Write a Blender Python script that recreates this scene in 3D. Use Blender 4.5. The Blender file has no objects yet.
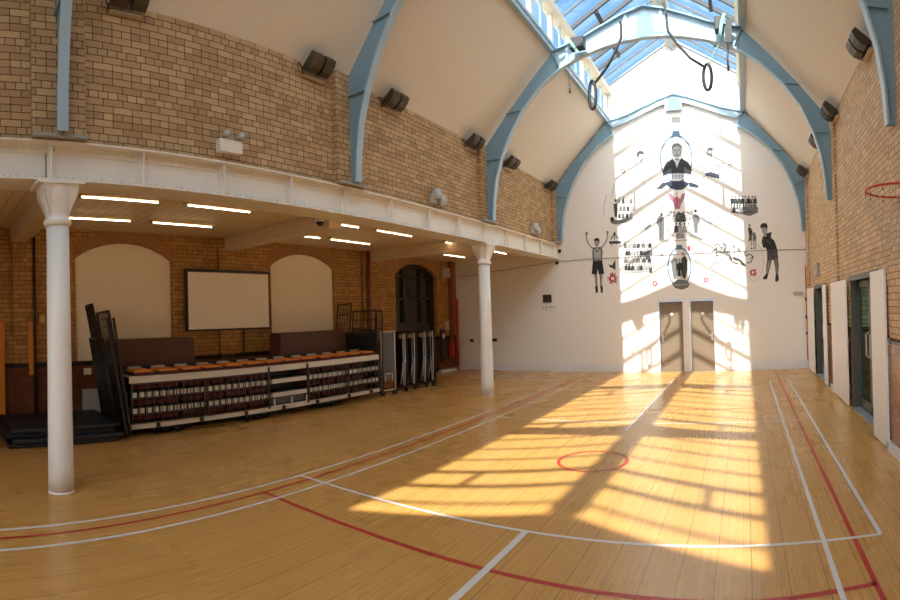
import bpy, bmesh, math, random
from math import sin, cos, tan, pi, radians, atan2, hypot
from mathutils import Vector, Matrix
random.seed(7)
sc = bpy.context.scene
COL = sc.collection

# ------------------------------------------------------------------ room measures (metres)
XC = -1.83            # hall centre line
HW = 3.64             # half width of the hall at the wall faces
XL, XR = XC - HW, XC + HW + 0.0      # -5.47 / 1.81
D = 14.57             # far wall
YN = -3.35            # near end wall
XM = -9.04            # rear wall under the balcony
RIBS = [-2.97, 1.40, 5.77, 10.13, 14.48]
ZW = 5.47             # wall top
CO, CZ = 1.90, 7.33   # skylight curb: half width, height
EZ, RZ = 8.15, 9.28   # lantern eaves and ridge
ZB, ZBT = 3.376, 3.81 # girder bottom and top
ZC = 3.52             # ceiling under the balcony
HCAM = 1.85

# ------------------------------------------------------------------ materials
def newmat(name):
    m = bpy.data.materials.new(name); m.use_nodes = True
    nt = m.node_tree; nt.nodes.clear()
    out = nt.nodes.new('ShaderNodeOutputMaterial')
    b = nt.nodes.new('ShaderNodeBsdfPrincipled')
    nt.links.new(b.outputs[0], out.inputs[0])
    return m, nt, b, out

def rgb(c): return (c[0], c[1], c[2], 1)

def plain(name, c, rough=.5, metal=0, var=.06, scale=8, spec=.5, bump=0):
    m, nt, b, out = newmat(name)
    tc = nt.nodes.new('ShaderNodeTexCoord')
    nz = nt.nodes.new('ShaderNodeTexNoise'); nz.inputs['Scale'].default_value = scale; nz.inputs['Detail'].default_value = 5
    nt.links.new(tc.outputs['Object'], nz.inputs['Vector'])
    mx = nt.nodes.new('ShaderNodeMix'); mx.data_type = 'RGBA'
    mx.inputs[6].default_value = rgb([x * (1 - var) for x in c]); mx.inputs[7].default_value = rgb([min(1, x * (1 + var)) for x in c])
    nt.links.new(nz.outputs['Fac'], mx.inputs[0]); nt.links.new(mx.outputs[2], b.inputs['Base Color'])
    b.inputs['Roughness'].default_value = rough; b.inputs['Metallic'].default_value = metal
    b.inputs['Specular IOR Level'].default_value = spec
    if bump:
        bp = nt.nodes.new('ShaderNodeBump'); bp.inputs['Strength'].default_value = bump; bp.inputs['Distance'].default_value = .01
        nt.links.new(nz.outputs['Fac'], bp.inputs['Height']); nt.links.new(bp.outputs[0], b.inputs['Normal'])
    return m

def math_node(nt, op, a, bval=None, c=None):
    n = nt.nodes.new('ShaderNodeMath'); n.operation = op
    for i, v in enumerate((a, bval, c)):
        if v is None: continue
        if isinstance(v, (int, float)): n.inputs[i].default_value = v
        else: nt.links.new(v, n.inputs[i])
    return n.outputs[0]

def mixc(nt, fac, a, b_):
    n = nt.nodes.new('ShaderNodeMix'); n.data_type = 'RGBA'
    for i, v in ((0, fac), (6, a), (7, b_)):
        if isinstance(v, (int, float)): n.inputs[i].default_value = v
        elif isinstance(v, (tuple, list)): n.inputs[i].default_value = rgb(v)
        else: nt.links.new(v, n.inputs[i])
    return n.outputs[2]

def bricks(name, c1, c2, mort, dado=None, dz=1.1, rough=.75, stains=False):
    """buff bricks laid along X or Y, with an optional glazed dado below dz"""
    m, nt, b, out = newmat(name)
    tc = nt.nodes.new('ShaderNodeTexCoord'); sp = nt.nodes.new('ShaderNodeSeparateXYZ')
    nt.links.new(tc.outputs['Object'], sp.inputs[0])
    u = math_node(nt, 'ADD', sp.outputs[0], sp.outputs[1])
    cb = nt.nodes.new('ShaderNodeCombineXYZ'); nt.links.new(u, cb.inputs[0]); nt.links.new(sp.outputs[2], cb.inputs[1])
    wz = nt.nodes.new('ShaderNodeTexNoise'); wz.inputs['Scale'].default_value = 3; wz.inputs['Detail'].default_value = 2
    nt.links.new(tc.outputs['Object'], wz.inputs['Vector'])
    wv = nt.nodes.new('ShaderNodeVectorMath'); wv.operation = 'MULTIPLY_ADD'
    nt.links.new(wz.outputs['Color'], wv.inputs[0]); wv.inputs[1].default_value = (.012, .012, 0); nt.links.new(cb.outputs[0], wv.inputs[2])
    bt = nt.nodes.new('ShaderNodeTexBrick'); nt.links.new(wv.outputs[0], bt.inputs['Vector'])
    bt.inputs['Color1'].default_value = (0, 0, 0, 1); bt.inputs['Color2'].default_value = (1, 1, 1, 1); bt.inputs['Mortar'].default_value = (.5, .5, .5, 1)
    bt.inputs['Scale'].default_value = 1; bt.inputs['Mortar Size'].default_value = .0056; bt.inputs['Mortar Smooth'].default_value = .3
    bt.inputs['Brick Width'].default_value = .235; bt.inputs['Row Height'].default_value = .081
    bt.offset_frequency = 2; bt.squash = .5; bt.squash_frequency = 3
    nz = nt.nodes.new('ShaderNodeTexNoise'); nz.inputs['Scale'].default_value = 2.2; nz.inputs['Detail'].default_value = 6
    nt.links.new(tc.outputs['Object'], nz.inputs['Vector'])
    nf = nt.nodes.new('ShaderNodeTexNoise'); nf.inputs['Scale'].default_value = 40; nf.inputs['Detail'].default_value = 3
    nt.links.new(tc.outputs['Object'], nf.inputs['Vector'])
    f = math_node(nt, 'MULTIPLY_ADD', nz.outputs['Fac'], .9, -.45)
    f = math_node(nt, 'ADD', f, bt.outputs['Color'])
    f = math_node(nt, 'MULTIPLY_ADD', nf.outputs['Fac'], .3, f)
    f = math_node(nt, 'MULTIPLY_ADD', f, .8, 0)
    n = f.node; n.use_clamp = True
    col = mixc(nt, f, c1, c2)
    mcol = mort
    if dado:
        isd = math_node(nt, 'LESS_THAN', sp.outputs[2], dz)
        dcol = mixc(nt, f, dado[0], dado[1])
        band = math_node(nt, 'COMPARE', sp.outputs[2], dz, .04)
        dcol = mixc(nt, band, dcol, (.02, .015, .012))
        inb = math_node(nt, 'LESS_THAN', sp.outputs[2], dz + .04)
        col = mixc(nt, inb, col, dcol)
        r = math_node(nt, 'MULTIPLY_ADD', isd, -.5, rough); nt.links.new(r, b.inputs['Roughness'])
    else: b.inputs['Roughness'].default_value = rough
    col = mixc(nt, bt.outputs['Fac'], col, mcol)
    nt.links.new(col, b.inputs['Base Color'])
    bp = nt.nodes.new('ShaderNodeBump'); bp.inputs['Strength'].default_value = .5; bp.inputs['Distance'].default_value = .006; bp.invert = True
    nt.links.new(bt.outputs['Fac'], bp.inputs['Height']); nt.links.new(bp.outputs[0], b.inputs['Normal'])
    b.inputs['Specular IOR Level'].default_value = .3
    return m

def emit(name, c, s):
    m, nt, b, out = newmat(name)
    b.inputs['Base Color'].default_value = rgb(c); b.inputs['Emission Color'].default_value = rgb(c); b.inputs['Emission Strength'].default_value = s
    return m

def clearglass(name, tint=(.93, .97, 1), gl=.05):
    m, nt, b, out = newmat(name)
    tr = nt.nodes.new('ShaderNodeBsdfTransparent'); tr.inputs[0].default_value = rgb(tint)
    g = nt.nodes.new('ShaderNodeBsdfGlossy'); g.inputs['Roughness'].default_value = .03
    mx = nt.nodes.new('ShaderNodeMixShader'); mx.inputs[0].default_value = gl
    nt.links.new(tr.outputs[0], mx.inputs[1]); nt.links.new(g.outputs[0], mx.inputs[2]); nt.links.new(mx.outputs[0], out.inputs[0])
    nt.nodes.remove(b)
    return m

def floor_mat():
    m, nt, b, out = newmat('maple_strip_floor')
    tc = nt.nodes.new('ShaderNodeTexCoord'); sp = nt.nodes.new('ShaderNodeSeparateXYZ')
    nt.links.new(tc.outputs['Object'], sp.inputs[0])
    cb = nt.nodes.new('ShaderNodeCombineXYZ'); nt.links.new(sp.outputs[1], cb.inputs[0]); nt.links.new(sp.outputs[0], cb.inputs[1])
    bt = nt.nodes.new('ShaderNodeTexBrick'); nt.links.new(cb.outputs[0], bt.inputs['Vector'])
    bt.inputs['Color1'].default_value = (0, 0, 0, 1); bt.inputs['Color2'].default_value = (1, 1, 1, 1); bt.inputs['Mortar'].default_value = (.5, .5, .5, 1)
    bt.inputs['Scale'].default_value = 1; bt.inputs['Mortar Size'].default_value = .0012; bt.inputs['Mortar Smooth'].default_value = .1
    bt.inputs['Brick Width'].default_value = 1.9; bt.inputs['Row Height'].default_value = .062; bt.offset = .37
    # every third or fourth joint is an open gap
    b2 = nt.nodes.new('ShaderNodeTexBrick'); nt.links.new(cb.outputs[0], b2.inputs['Vector'])
    b2.inputs['Scale'].default_value = 1; b2.inputs['Mortar Size'].default_value = .0028; b2.inputs['Mortar Smooth'].default_value = .2
    b2.inputs['Brick Width'].default_value = 60; b2.inputs['Row Height'].default_value = .248
    mp = nt.nodes.new('ShaderNodeMapping'); mp.inputs['Scale'].default_value = (34, 1.1, 1); nt.links.new(tc.outputs['Object'], mp.inputs[0])
    g = nt.nodes.new('ShaderNodeTexNoise'); g.inputs['Scale'].default_value = 2.2; g.inputs['Detail'].default_value = 8; g.inputs['Roughness'].default_value = .6
    nt.links.new(mp.outputs[0], g.inputs['Vector'])
    big = nt.nodes.new('ShaderNodeTexNoise'); big.inputs['Scale'].default_value = .7; big.inputs['Detail'].default_value = 4
    nt.links.new(tc.outputs['Object'], big.inputs['Vector'])
    f = math_node(nt, 'MULTIPLY_ADD', g.outputs['Fac'], .45, .05)
    f = math_node(nt, 'MULTIPLY_ADD', bt.outputs['Color'], .20, f)
    f = math_node(nt, 'MULTIPLY_ADD', big.outputs['Fac'], .25, f); f.node.use_clamp = True
    f2 = math_node(nt, 'MULTIPLY_ADD', f, 1, -.1); f2.node.use_clamp = True
    col = mixc(nt, f2, (.47, .232, .056), (.66, .368, .112))
    # scuffs: small grey dark marks
    sm = nt.nodes.new('ShaderNodeMapping'); sm.inputs['Scale'].default_value = (5, 3.0, 1); nt.links.new(tc.outputs['Object'], sm.inputs[0])
    s = nt.nodes.new('ShaderNodeTexNoise'); s.inputs['Scale'].default_value = 1.6; s.inputs['Detail'].default_value = 9; s.inputs['Roughness'].default_value = .75
    nt.links.new(sm.outputs[0], s.inputs['Vector'])
    sr = nt.nodes.new('ShaderNodeMapRange'); sr.inputs['From Min'].default_value = .735; sr.inputs['From Max'].default_value = .75; sr.inputs['To Max'].default_value = .5
    nt.links.new(s.outputs['Fac'], sr.inputs['Value'])
    col = mixc(nt, sr.outputs[0], col, (.10, .08, .06))
    col = mixc(nt, math_node(nt, 'MULTIPLY', bt.outputs['Fac'], .55), col, (.10, .045, .015))
    col = mixc(nt, math_node(nt, 'MULTIPLY', b2.outputs['Fac'], .85), col, (.07, .035, .015))
    nt.links.new(col, b.inputs['Base Color'])
    r = math_node(nt, 'MULTIPLY_ADD', big.outputs['Fac'], .22, .12)
    r = math_node(nt, 'MULTIPLY_ADD', g.outputs['Fac'], .1, r)
    nt.links.new(r, b.inputs['Roughness']); b.inputs['Specular IOR Level'].default_value = .5
    bp = nt.nodes.new('ShaderNodeBump'); bp.inputs['Strength'].default_value = .12; bp.inputs['Distance'].default_value = .004
    nt.links.new(big.outputs['Fac'], bp.inputs['Height']); nt.links.new(bp.outputs[0], b.inputs['Normal'])
    return m

def boarded(name, c):
    m, nt, b, out = newmat(name)
    tc = nt.nodes.new('ShaderNodeTexCoord')
    w = nt.nodes.new('ShaderNodeTexWave'); w.bands_direction = 'Y'; w.wave_profile = 'SAW'; w.inputs['Scale'].default_value = 1.75; w.inputs['Distortion'].default_value = 0
    nt.links.new(tc.outputs['Object'], w.inputs['Vector'])
    e = math_node(nt, 'GREATER_THAN', w.outputs['Fac'], .93)
    nt.links.new(mixc(nt, e, c, [x * .45 for x in c]), b.inputs['Base Color']); b.inputs['Roughness'].default_value = .55
    return m

M = {}
M['floor'] = floor_mat()
M['brick_up'] = bricks('buff_brick_upper', (.35, .215, .105), (.55, .375, .20), (.09, .048, .024), rough=.8)
M['brick_rear'] = bricks('orange_brick_rear', (.30, .135, .035), (.47, .25, .075), (.12, .05, .015), dado=((.10, .030, .014), (.17, .055, .024)), dz=1.09)
M['brick_right'] = bricks('buff_brick_right', (.50, .325, .17), (.70, .50, .30), (.20, .09, .04), dado=((.26, .085, .03), (.42, .17, .07)), dz=1.36, rough=.7)
M['brick_near'] = bricks('buff_brick_near', (.42, .28, .16), (.62, .44, .27), (.2, .10, .05))
M['voussoir'] = plain('orange_arch_brick', (.34, .15, .045), .8, var=.3, scale=14)
M['plaster'] = plain('cream_vault_plaster', (.72, .66, .56), .8, var=.03, scale=1.5)
M['white_wall'] = plain('white_painted_wall', (.80, .76, .71), .65, var=.02, scale=2)
M['white_skirt'] = plain('white_gloss_skirting', (.74, .73, .73), .35, var=.02)
M['girder'] = plain('white_painted_iron', (.76, .72, .65), .45, var=.05, scale=5, bump=.1)
M['column'] = plain('white_painted_column', (.80, .78, .75), .4, var=.03, scale=4, bump=.08)
M['beam_tan'] = plain('cream_painted_beam', (.70, .56, .38), .6, var=.04)
M['boards'] = boarded('cream_boarded_ceiling', (.72, .60, .42))
M['rib'] = plain('powder_blue_steel', (.20, .34, .45), .45, var=.05, scale=3)
M['rib_flange'] = plain('powder_blue_flange', (.36, .50, .60), .4, var=.04, scale=3)
M['cream_wood'] = plain('cream_lantern_timber', (.68, .62, .50), .5, var=.05)
M['bluegreen'] = plain('pale_blue_lantern_frame', (.36, .50, .58), .45)
M['dark_bar'] = plain('dark_grey_glazing_bar', (.02, .024, .03), .6)
M['grey_bar'] = plain('grey_glazing_bar', (.05, .06, .075), .6)
M['glass'] = clearglass('skylight_glass')
M['glass2'] = clearglass('fill_window_glass')
M['white'] = plain('white_matt', (.8, .79, .77), .5, var=.02)
M['screen'] = plain('projection_cloth', (.80, .71, .56), .7, var=.01)
M['panel_cream'] = plain('cream_blind_panel', (.76, .64, .46), .75, var=.02)
M['black'] = plain('matt_black', (.012, .011, .011), .5, var=.2)
M['blackmetal'] = plain('black_steel', (.022, .015, .012), .45, metal=0, var=.1)
M['darkbrown'] = plain('dark_brown_enamel', (.052, .038, .022), .45, var=.1)
M['vinylbrown'] = plain('brown_vinyl', (.075, .024, .011), .6, var=.12, scale=3, bump=.15)
M['navy'] = plain('navy_vinyl', (.012, .013, .018), .5, var=.15)
M['orange_fab'] = plain('orange_fabric', (.62, .20, .022), .85, var=.2, scale=30)
M['red_fab'] = plain('dark_red_fabric', (.085, .010, .008), .85, var=.2, scale=20)
M['alu'] = plain('pale_aluminium', (.62, .58, .50), .35, metal=.35, var=.04)
M['chrome'] = plain('chrome_tube', (.62, .62, .62), .3, metal=.4, var=.02)
M['greytop'] = plain('grey_laminate', (.09, .085, .085), .4, var=.06)
M['orange_paint'] = plain('orange_gloss_paint', (.62, .20, .02), .4)
M['red_paint'] = plain('red_gloss_paint', (.50, .03, .02), .35)
M['redpipe'] = plain('brown_red_pipe', (.20, .05, .025), .45)
M['grey_box'] = plain('light_grey_enamel', (.42, .38, .32), .5)
M['greyframe'] = plain('slate_grey_frame', (.095, .09, .082), .45)
M['door_brown'] = plain('taupe_door_laminate', (.21, .155, .105), .42, var=.05)
M['door_dark'] = plain('near_black_varnish', (.015, .008, .005), .3, var=.2)
M['darkglass'] = plain('dark_window_pane', (.016, .013, .012), .06, spec=.6)
M['teal'] = plain('teal_lobby_paint', (.30, .48, .46), .6)
M['greenglass'] = clearglass('green_door_glass', (.72, .88, .84), .1)
M['threshold'] = plain('blue_grey_threshold', (.25, .27, .30), .5)
M['cream_lam'] = plain('white_shutter_laminate', (.87, .83, .79), .45, var=.02)
M['tube'] = emit('lit_fluorescent_tube', (1, .82, .55), 7.0)
M['lobby_fill'] = emit('lobby_fill_glow', (1, .95, .85), 9.0)
M['cage'] = plain('brown_black_guard', (.055, .036, .026), .5)
M['line_white'] = plain('white_court_paint', (.66, .64, .62), .4, var=.08, scale=20)
M['line_red'] = plain('red_court_paint', (.44, .028, .022), .4, var=.18, scale=20)
M['net'] = plain('pale_net_cord', (.55, .50, .45), .8)
M['greenstrap'] = plain('pale_green_webbing', (.22, .50, .38), .7)
M['clear_lamp'] = plain('clear_lamp_lens', (.48, .50, .50), .08, spec=.8)
M['stone'] = plain('grey_stone_pad', (.33, .33, .32), .7)
M['yellowbox'] = plain('yellow_switch_plate', (.6, .42, .10), .5)
M['ink_black'] = plain('black_mural_ink', (.016, .015, .017), .7, var=.3, scale=18)
M['ink_dark'] = plain('dark_grey_mural_ink', (.05, .048, .05), .7, var=.3, scale=18)
M['ink_mid'] = plain('mid_grey_mural_ink', (.15, .145, .145), .7, var=.15, scale=25)
M['ink_light'] = plain('light_grey_mural_ink', (.38, .37, .365), .7, var=.08, scale=25)
M['ink_pale'] = plain('pale_blue_grey_mural_ink', (.50, .54, .58), .7, var=.05)
M['ink_blue'] = plain('steel_blue_mural_ink', (.09, .18, .28), .7, var=.1)
M['ink_navy'] = plain('navy_mural_ink', (.02, .03, .06), .7, var=.2)
M['ink_red'] = plain('red_mural_ink', (.42, .03, .05), .7, var=.25, scale=30)
M['ink_pink'] = plain('pink_mural_ink', (.42, .15, .22), .7, var=.2, scale=30)
M['ink_skin'] = plain('warm_grey_mural_ink', (.34, .30, .28), .7, var=.08)

# ------------------------------------------------------------------ mesh builder
class MB:
    def __init__(s): s.v = []; s.f = []; s.mi = []; s.mats = []; s.sm = []
    def mat(s, m):
        m = M[m] if isinstance(m, str) else m
        if m not in s.mats: s.mats.append(m)
        return s.mats.index(m)
    def add(s, vs, fs, m, smooth=False):
        o = len(s.v); s.v += [tuple(v) for v in vs]; k = s.mat(m)
        for f in fs: s.f.append([i + o for i in f]); s.mi.append(k); s.sm.append(smooth)
        return s
    def box(s, a, b, m):
        x0, x1 = sorted((a[0], b[0])); y0, y1 = sorted((a[1], b[1])); z0, z1 = sorted((a[2], b[2]))
        return s.add([(x0,y0,z0),(x1,y0,z0),(x1,y1,z0),(x0,y1,z0),(x0,y0,z1),(x1,y0,z1),(x1,y1,z1),(x0,y1,z1)],
              [(0,3,2,1),(4,5,6,7),(0,1,5,4),(1,2,6,5),(2,3,7,6),(3,0,4,7)], m)
    def bbox(s, a, b, m, r=.01):
        """box with all edges chamfered"""
        bm = bmesh.new(); bmesh.ops.create_cube(bm, size=1)
        c = [(a[i] + b[i]) / 2 for i in range(3)]; d = [abs(b[i] - a[i]) for i in range(3)]
        for v in bm.verts: v.co = Vector([c[i] + v.co[i] * d[i] for i in range(3)])
        r = min(r, min(d) * .45)
        bmesh.ops.bevel(bm, geom=bm.edges[:], offset=r, segments=2, affect='EDGES', profile=.5)
        bm.verts.index_update()
        s.add([v.co[:] for v in bm.verts], [[v.index for v in f.verts] for f in bm.faces], m, False); bm.free(); return s
    def prism(s, pts, axis, a, b, m):
        """extrude a polygon of 2D points along an axis ('x','y','z') from a to b"""
        def P(p, t): return {'x': (t, p[0], p[1]), 'y': (p[0], t, p[1]), 'z': (p[0], p[1], t)}[axis]
        n = len(pts); vs = [P(p, a) for p in pts] + [P(p, b) for p in pts]
        fs = [list(range(n))[::-1], list(range(n, 2 * n))] + [(i, (i + 1) % n, n + (i + 1) % n, n + i) for i in range(n)]
        return s.add(vs, fs, m)
    def bar(s, p, q, w, h, m, up=(0, 0, 1)):
        p, q = Vector(p), Vector(q); d = (q - p).normalized(); up = Vector(up)
        if abs(d.dot(up)) > .99: up = Vector((1, 0, 0))
        sd = d.cross(up).normalized(); u = sd.cross(d).normalized(); sd *= w / 2; u *= h / 2
        vs = [p - sd - u, p + sd - u, p + sd + u, p - sd + u, q - sd - u, q + sd - u, q + sd + u, q - sd + u]
        return s.add(vs, [(0,1,2,3),(7,6,5,4),(0,4,5,1),(1,5,6,2),(2,6,7,3),(3,7,4,0)], m)
    def tube(s, path, r, m, n=8, closed=False):
        path = [Vector(p) for p in path]; N = len(path); vs = []; fs = []
        rr = r if isinstance(r, (list, tuple)) else [r] * N
        prev = None
        for i, p in enumerate(path):
            if closed: t = (path[(i + 1) % N] - path[i - 1]).normalized()
            else: t = (path[min(i + 1, N - 1)] - path[max(i - 1, 0)]).normalized()
            if prev is None:
                a = Vector((0, 0, 1)) if abs(t.z) < .9 else Vector((1, 0, 0)); u = t.cross(a).normalized()
            else: u = (prev - t * prev.dot(t)).normalized()
            prev = u; w = t.cross(u)
            for k in range(n):
                an = 2 * pi * k / n; vs.append(p + (u * cos(an) + w * sin(an)) * rr[i])
        for i in range(N if closed else N - 1):
            j = (i + 1) % N
            for k in range(n): fs.append((i*n + k, i*n + (k+1) % n, j*n + (k+1) % n, j*n + k))
        if not closed: fs.append(list(range(n))[::-1]); fs.append([(N-1)*n + k for k in range(n)])
        return s.add(vs, fs, m, True)
    def lathe(s, prof, c, m, n=32):
        vs = []; fs = []
        for r, z in prof:
            for k in range(n): vs.append((c[0] + r*cos(2*pi*k/n), c[1] + r*sin(2*pi*k/n), c[2] + z))
        for i in range(len(prof) - 1):
            for k in range(n): fs.append((i*n+k, i*n+(k+1) % n, (i+1)*n+(k+1) % n, (i+1)*n+k))
        fs.append(list(range(n))[::-1]); fs.append([(len(prof)-1)*n+k for k in range(n)])
        return s.add(vs, fs, m, True)
    def strip(s, path, w, axis, m, t=.004):
        """flat webbing following a path, w wide along the axis vector"""
        a = Vector(axis) * w / 2; path = [Vector(p) for p in path]
        for p, q in zip(path, path[1:]):
            d = (q - p).normalized(); n = d.cross(Vector(axis)).normalized() * t / 2
            e = d * t * .4
            s.add([p-a-n-e, p+a-n-e, p+a+n-e, p-a+n-e, q-a-n+e, q+a-n+e, q+a+n+e, q-a+n+e], [(0,1,2,3),(7,6,5,4),(0,4,5,1),(1,5,6,2),(2,6,7,3),(3,7,4,0)], m)
        return s
    def build(s, name, parent=None, label=None, loc=None, autosmooth=True):
        me = bpy.data.meshes.new(name)
        L = Vector(loc) if loc is not None else Vector((0, 0, 0))
        me.from_pydata([tuple(Vector(v) - L) for v in s.v], [], s.f)
        for m in s.mats: me.materials.append(m)
        me.polygons.foreach_set('material_index', s.mi); me.polygons.foreach_set('use_smooth', s.sm)
        me.update()
        bm = bmesh.new(); bm.from_mesh(me); bmesh.ops.recalc_face_normals(bm, faces=bm.faces[:]); bm.to_mesh(me); bm.free()
        o = bpy.data.objects.new(name, me); COL.objects.link(o); o.location = L
        if parent: o.parent = parent
        if label: o['label'] = label
        return o

def tag(o, label, cat, group=None, kind=None):
    o['label'] = label; o['category'] = cat
    if group: o['group'] = group
    if kind: o['kind'] = kind
    return o
def struct(o): o['kind'] = 'structure'; return o
def empty(name, loc=(0, 0, 0), rz=0):
    o = bpy.data.objects.new(name, None); COL.objects.link(o); o.location = loc; o.rotation_euler = (0, 0, rz); o.empty_display_size = .1
    return o
def copy_tree(o, loc=None, parent=None, rz=None):
    c = o.copy(); COL.objects.link(c)
    if parent is not None: c.parent = parent
    if loc is not None: c.location = loc
    if rz is not None: c.rotation_euler = (0, 0, rz)
    for ch in list(o.children): copy_tree(ch, None, c)
    return c

# ------------------------------------------------------------------ camera: central cylindrical panorama
F, CX, CY, PT, RO = 518.19, 744.29, 308.13, -0.007, 0.0288
ca, sa, cb_, sb_ = cos(PT), sin(PT), cos(RO), sin(RO)
cam = bpy.data.cameras.new('camera'); co = bpy.data.objects.new('camera', cam); COL.objects.link(co); sc.camera = co
cam.type = 'PANO'; cam.panorama_type = 'CENTRAL_CYLINDRICAL'
cam.central_cylindrical_range_u_min = -CX / F; cam.central_cylindrical_range_u_max = (900 - CX) / F
cam.central_cylindrical_range_v_min = -(600 - CY) / F; cam.central_cylindrical_range_v_max = CY / F
cam.central_cylindrical_radius = 1.0
cam.clip_start = .05
Rt = Vector((cb_, sb_ * sa, -sb_ * ca)); Fw = Vector((0, ca, sa)); Up = Vector((sb_, -cb_ * sa, cb_ * ca))
mw = Matrix((Rt, Up, -Fw)).transposed().to_4x4(); mw.translation = Vector((0, 0, HCAM)); co.matrix_world = mw

def wallpt(px, py, Y=D):
    """where the mural motif sits on the far wall (X, Z), measured off the photograph"""
    u = (px - CX) / F; z2 = -(py - CY) / F; x2 = sin(u); y = cos(u)
    x = cb_ * x2 + sb_ * z2; z = -sb_ * x2 + cb_ * z2
    dy = ca * y - sa * z; dz = sa * y + ca * z; t = Y / dy
    return x * t, HCAM + dz * t

# ------------------------------------------------------------------ the shell
fl = struct(MB().box((-9.3, YN - .1, -.2), (XR + 1.6, D + .2, 0), 'floor').build('floor'))

# far wall with two door openings
DZ = 2.0
dA, dB = (-2.41, -1.74), (-1.52, -.86)
w = MB()
T = D + .25
gable = [(XL - .3, ZW + .1), (XC - CO - .12, CZ), (XC - CO - .12, EZ + .1), (XC, RZ + .15), (XC + CO + .12, EZ + .1), (XC + CO + .12, CZ), (XR + .4, ZW + .1)]
w.box((-9.3, D, 0), (dA[0], T, DZ), 'white_wall'); w.box((dA[1], D, 0), (dB[0], T, DZ), 'white_wall'); w.box((dB[1], D, 0), (XR + .4, T, DZ), 'white_wall')
w.box((-9.3, D, DZ), (XR + .4, T, 3.7), 'white_wall')
w.prism([(XL - .3, 3.7), (XR + .4, 3.7)] + gable[::-1], 'y', D, T, 'white_wall')
wf = struct(w.build('wall_far'))

# upper left wall standing on the girder
w = MB(); w.box((XL - .4, YN, ZBT), (XL, D, ZW + .12), 'brick_up')
for y in RIBS:
    w.box((XL, max(y - .3, YN), ZBT + .02), (XL + .09, min(y + .3, D), ZW + .05), 'brick_up')
struct(w.build('wall_left_upper'))
# course of upright bricks at its foot is part of the brick pattern; rear wall
w = MB()
def arch_pts(y0, y1, zb, zs, za, n=16):
    """segmental arched opening outline in (y,z)"""
    h = (y1 - y0) / 2; s = za - zs; R = (h*h + s*s) / (2*s); c = (y0 + y1) / 2; a0 = math.asin(h / R)
    top = [(c + R * sin(a0 * (1 - 2*i/n)), za - R + R * cos(a0 * (1 - 2*i/n))) for i in range(n + 1)]
    return [(y0, zb), (y1, zb)] + top, (c, za - R, R, a0)
openings = [(2.61, 4.56, 1.13, 3.0, 3.31), (7.0, 8.95, 1.13, 3.0, 3.31), (11.36, 13.46, 0.0, 2.98, 3.34)]
yy = YN
for (y0, y1, zb, zs, za) in openings:
    w.box((XM - .35, yy, 0), (XM, y0, ZC + .1), 'brick_rear')
    if zb > 0: w.box((XM - .35, y0, 0), (XM, y1, zb), 'brick_rear')
    pts, (c, zc, R, a0) = arch_pts(y0, y1, zb, zs, za)
    top = pts[2:]
    for p, q in zip(top, top[1:]):
        w.prism([(q[0], q[1]), (p[0], p[1]), (p[0], ZC + .1), (q[0], ZC + .1)], 'x', XM - .35, XM, 'brick_rear')
    yy = y1
w.box((XM - .35, yy, 0), (XM, D, ZC + .1), 'brick_rear')
for y0, y1 in ((1.45, 1.87), (5.62, 6.08), (9.95, 10.35)):
    w.box((XM, y0, 0), (XM + .07, y1, ZC), 'brick_rear')
struct(w.build('wall_rear'))
k = 1
for i, (y0, y1, zb, zs, za) in enumerate(openings):
    b = MB(); pts, (c, zc, R, a0) = arch_pts(y0, y1, zb, zs, za)
    for r0, r1 in ((R + .005, R + .112), (R + .118, R + .225)):
        n = int(2 * a0 * r0 / .078)
        for j in range(n):
            a = -a0 + (j + .06) * 2*a0/n; e = -a0 + (j + .94) * 2*a0/n
            b.prism([(c + r0*sin(a), zc + r0*cos(a)), (c + r0*sin(e), zc + r0*cos(e)), (c + r1*sin(e), zc + r1*cos(e)), (c + r1*sin(a), zc + r1*cos(a))], 'x', XM - .02, XM + .012, 'voussoir')
    o = struct(b.build('trim_%d' % k)); k += 1

# right wall with two openings
XW = XR + .03
OP = [(7.0, 8.8), (11.62, 13.2)]
w = MB(); z1 = 2.2; OZ = z1
w.box((XW, YN, 0), (XW + .45, OP[0][0], z1), 'brick_right'); w.box((XW, OP[0][1], 0), (XW + .45, OP[1][0], z1), 'brick_right'); w.box((XW, OP[1][1], 0), (XW + .45, D, z1), 'brick_right')
w.box((XW, YN, z1), (XW + .45, D, ZW + .12), 'brick_right')
for y in RIBS:
    w.box((XW, max(y - .32, YN), z1 + .12), (XW - .05, min(y + .32, D), ZW + .05), 'brick_right')
w.box((XW, 9.81, 0), (XW - .03, 10.45, z1 + .12), 'brick_right'); w.box((XW, 5.45, 0), (XW - .1, 6.09, z1 + .12), 'brick_right')
struct(w.build('wall_right'))

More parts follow.
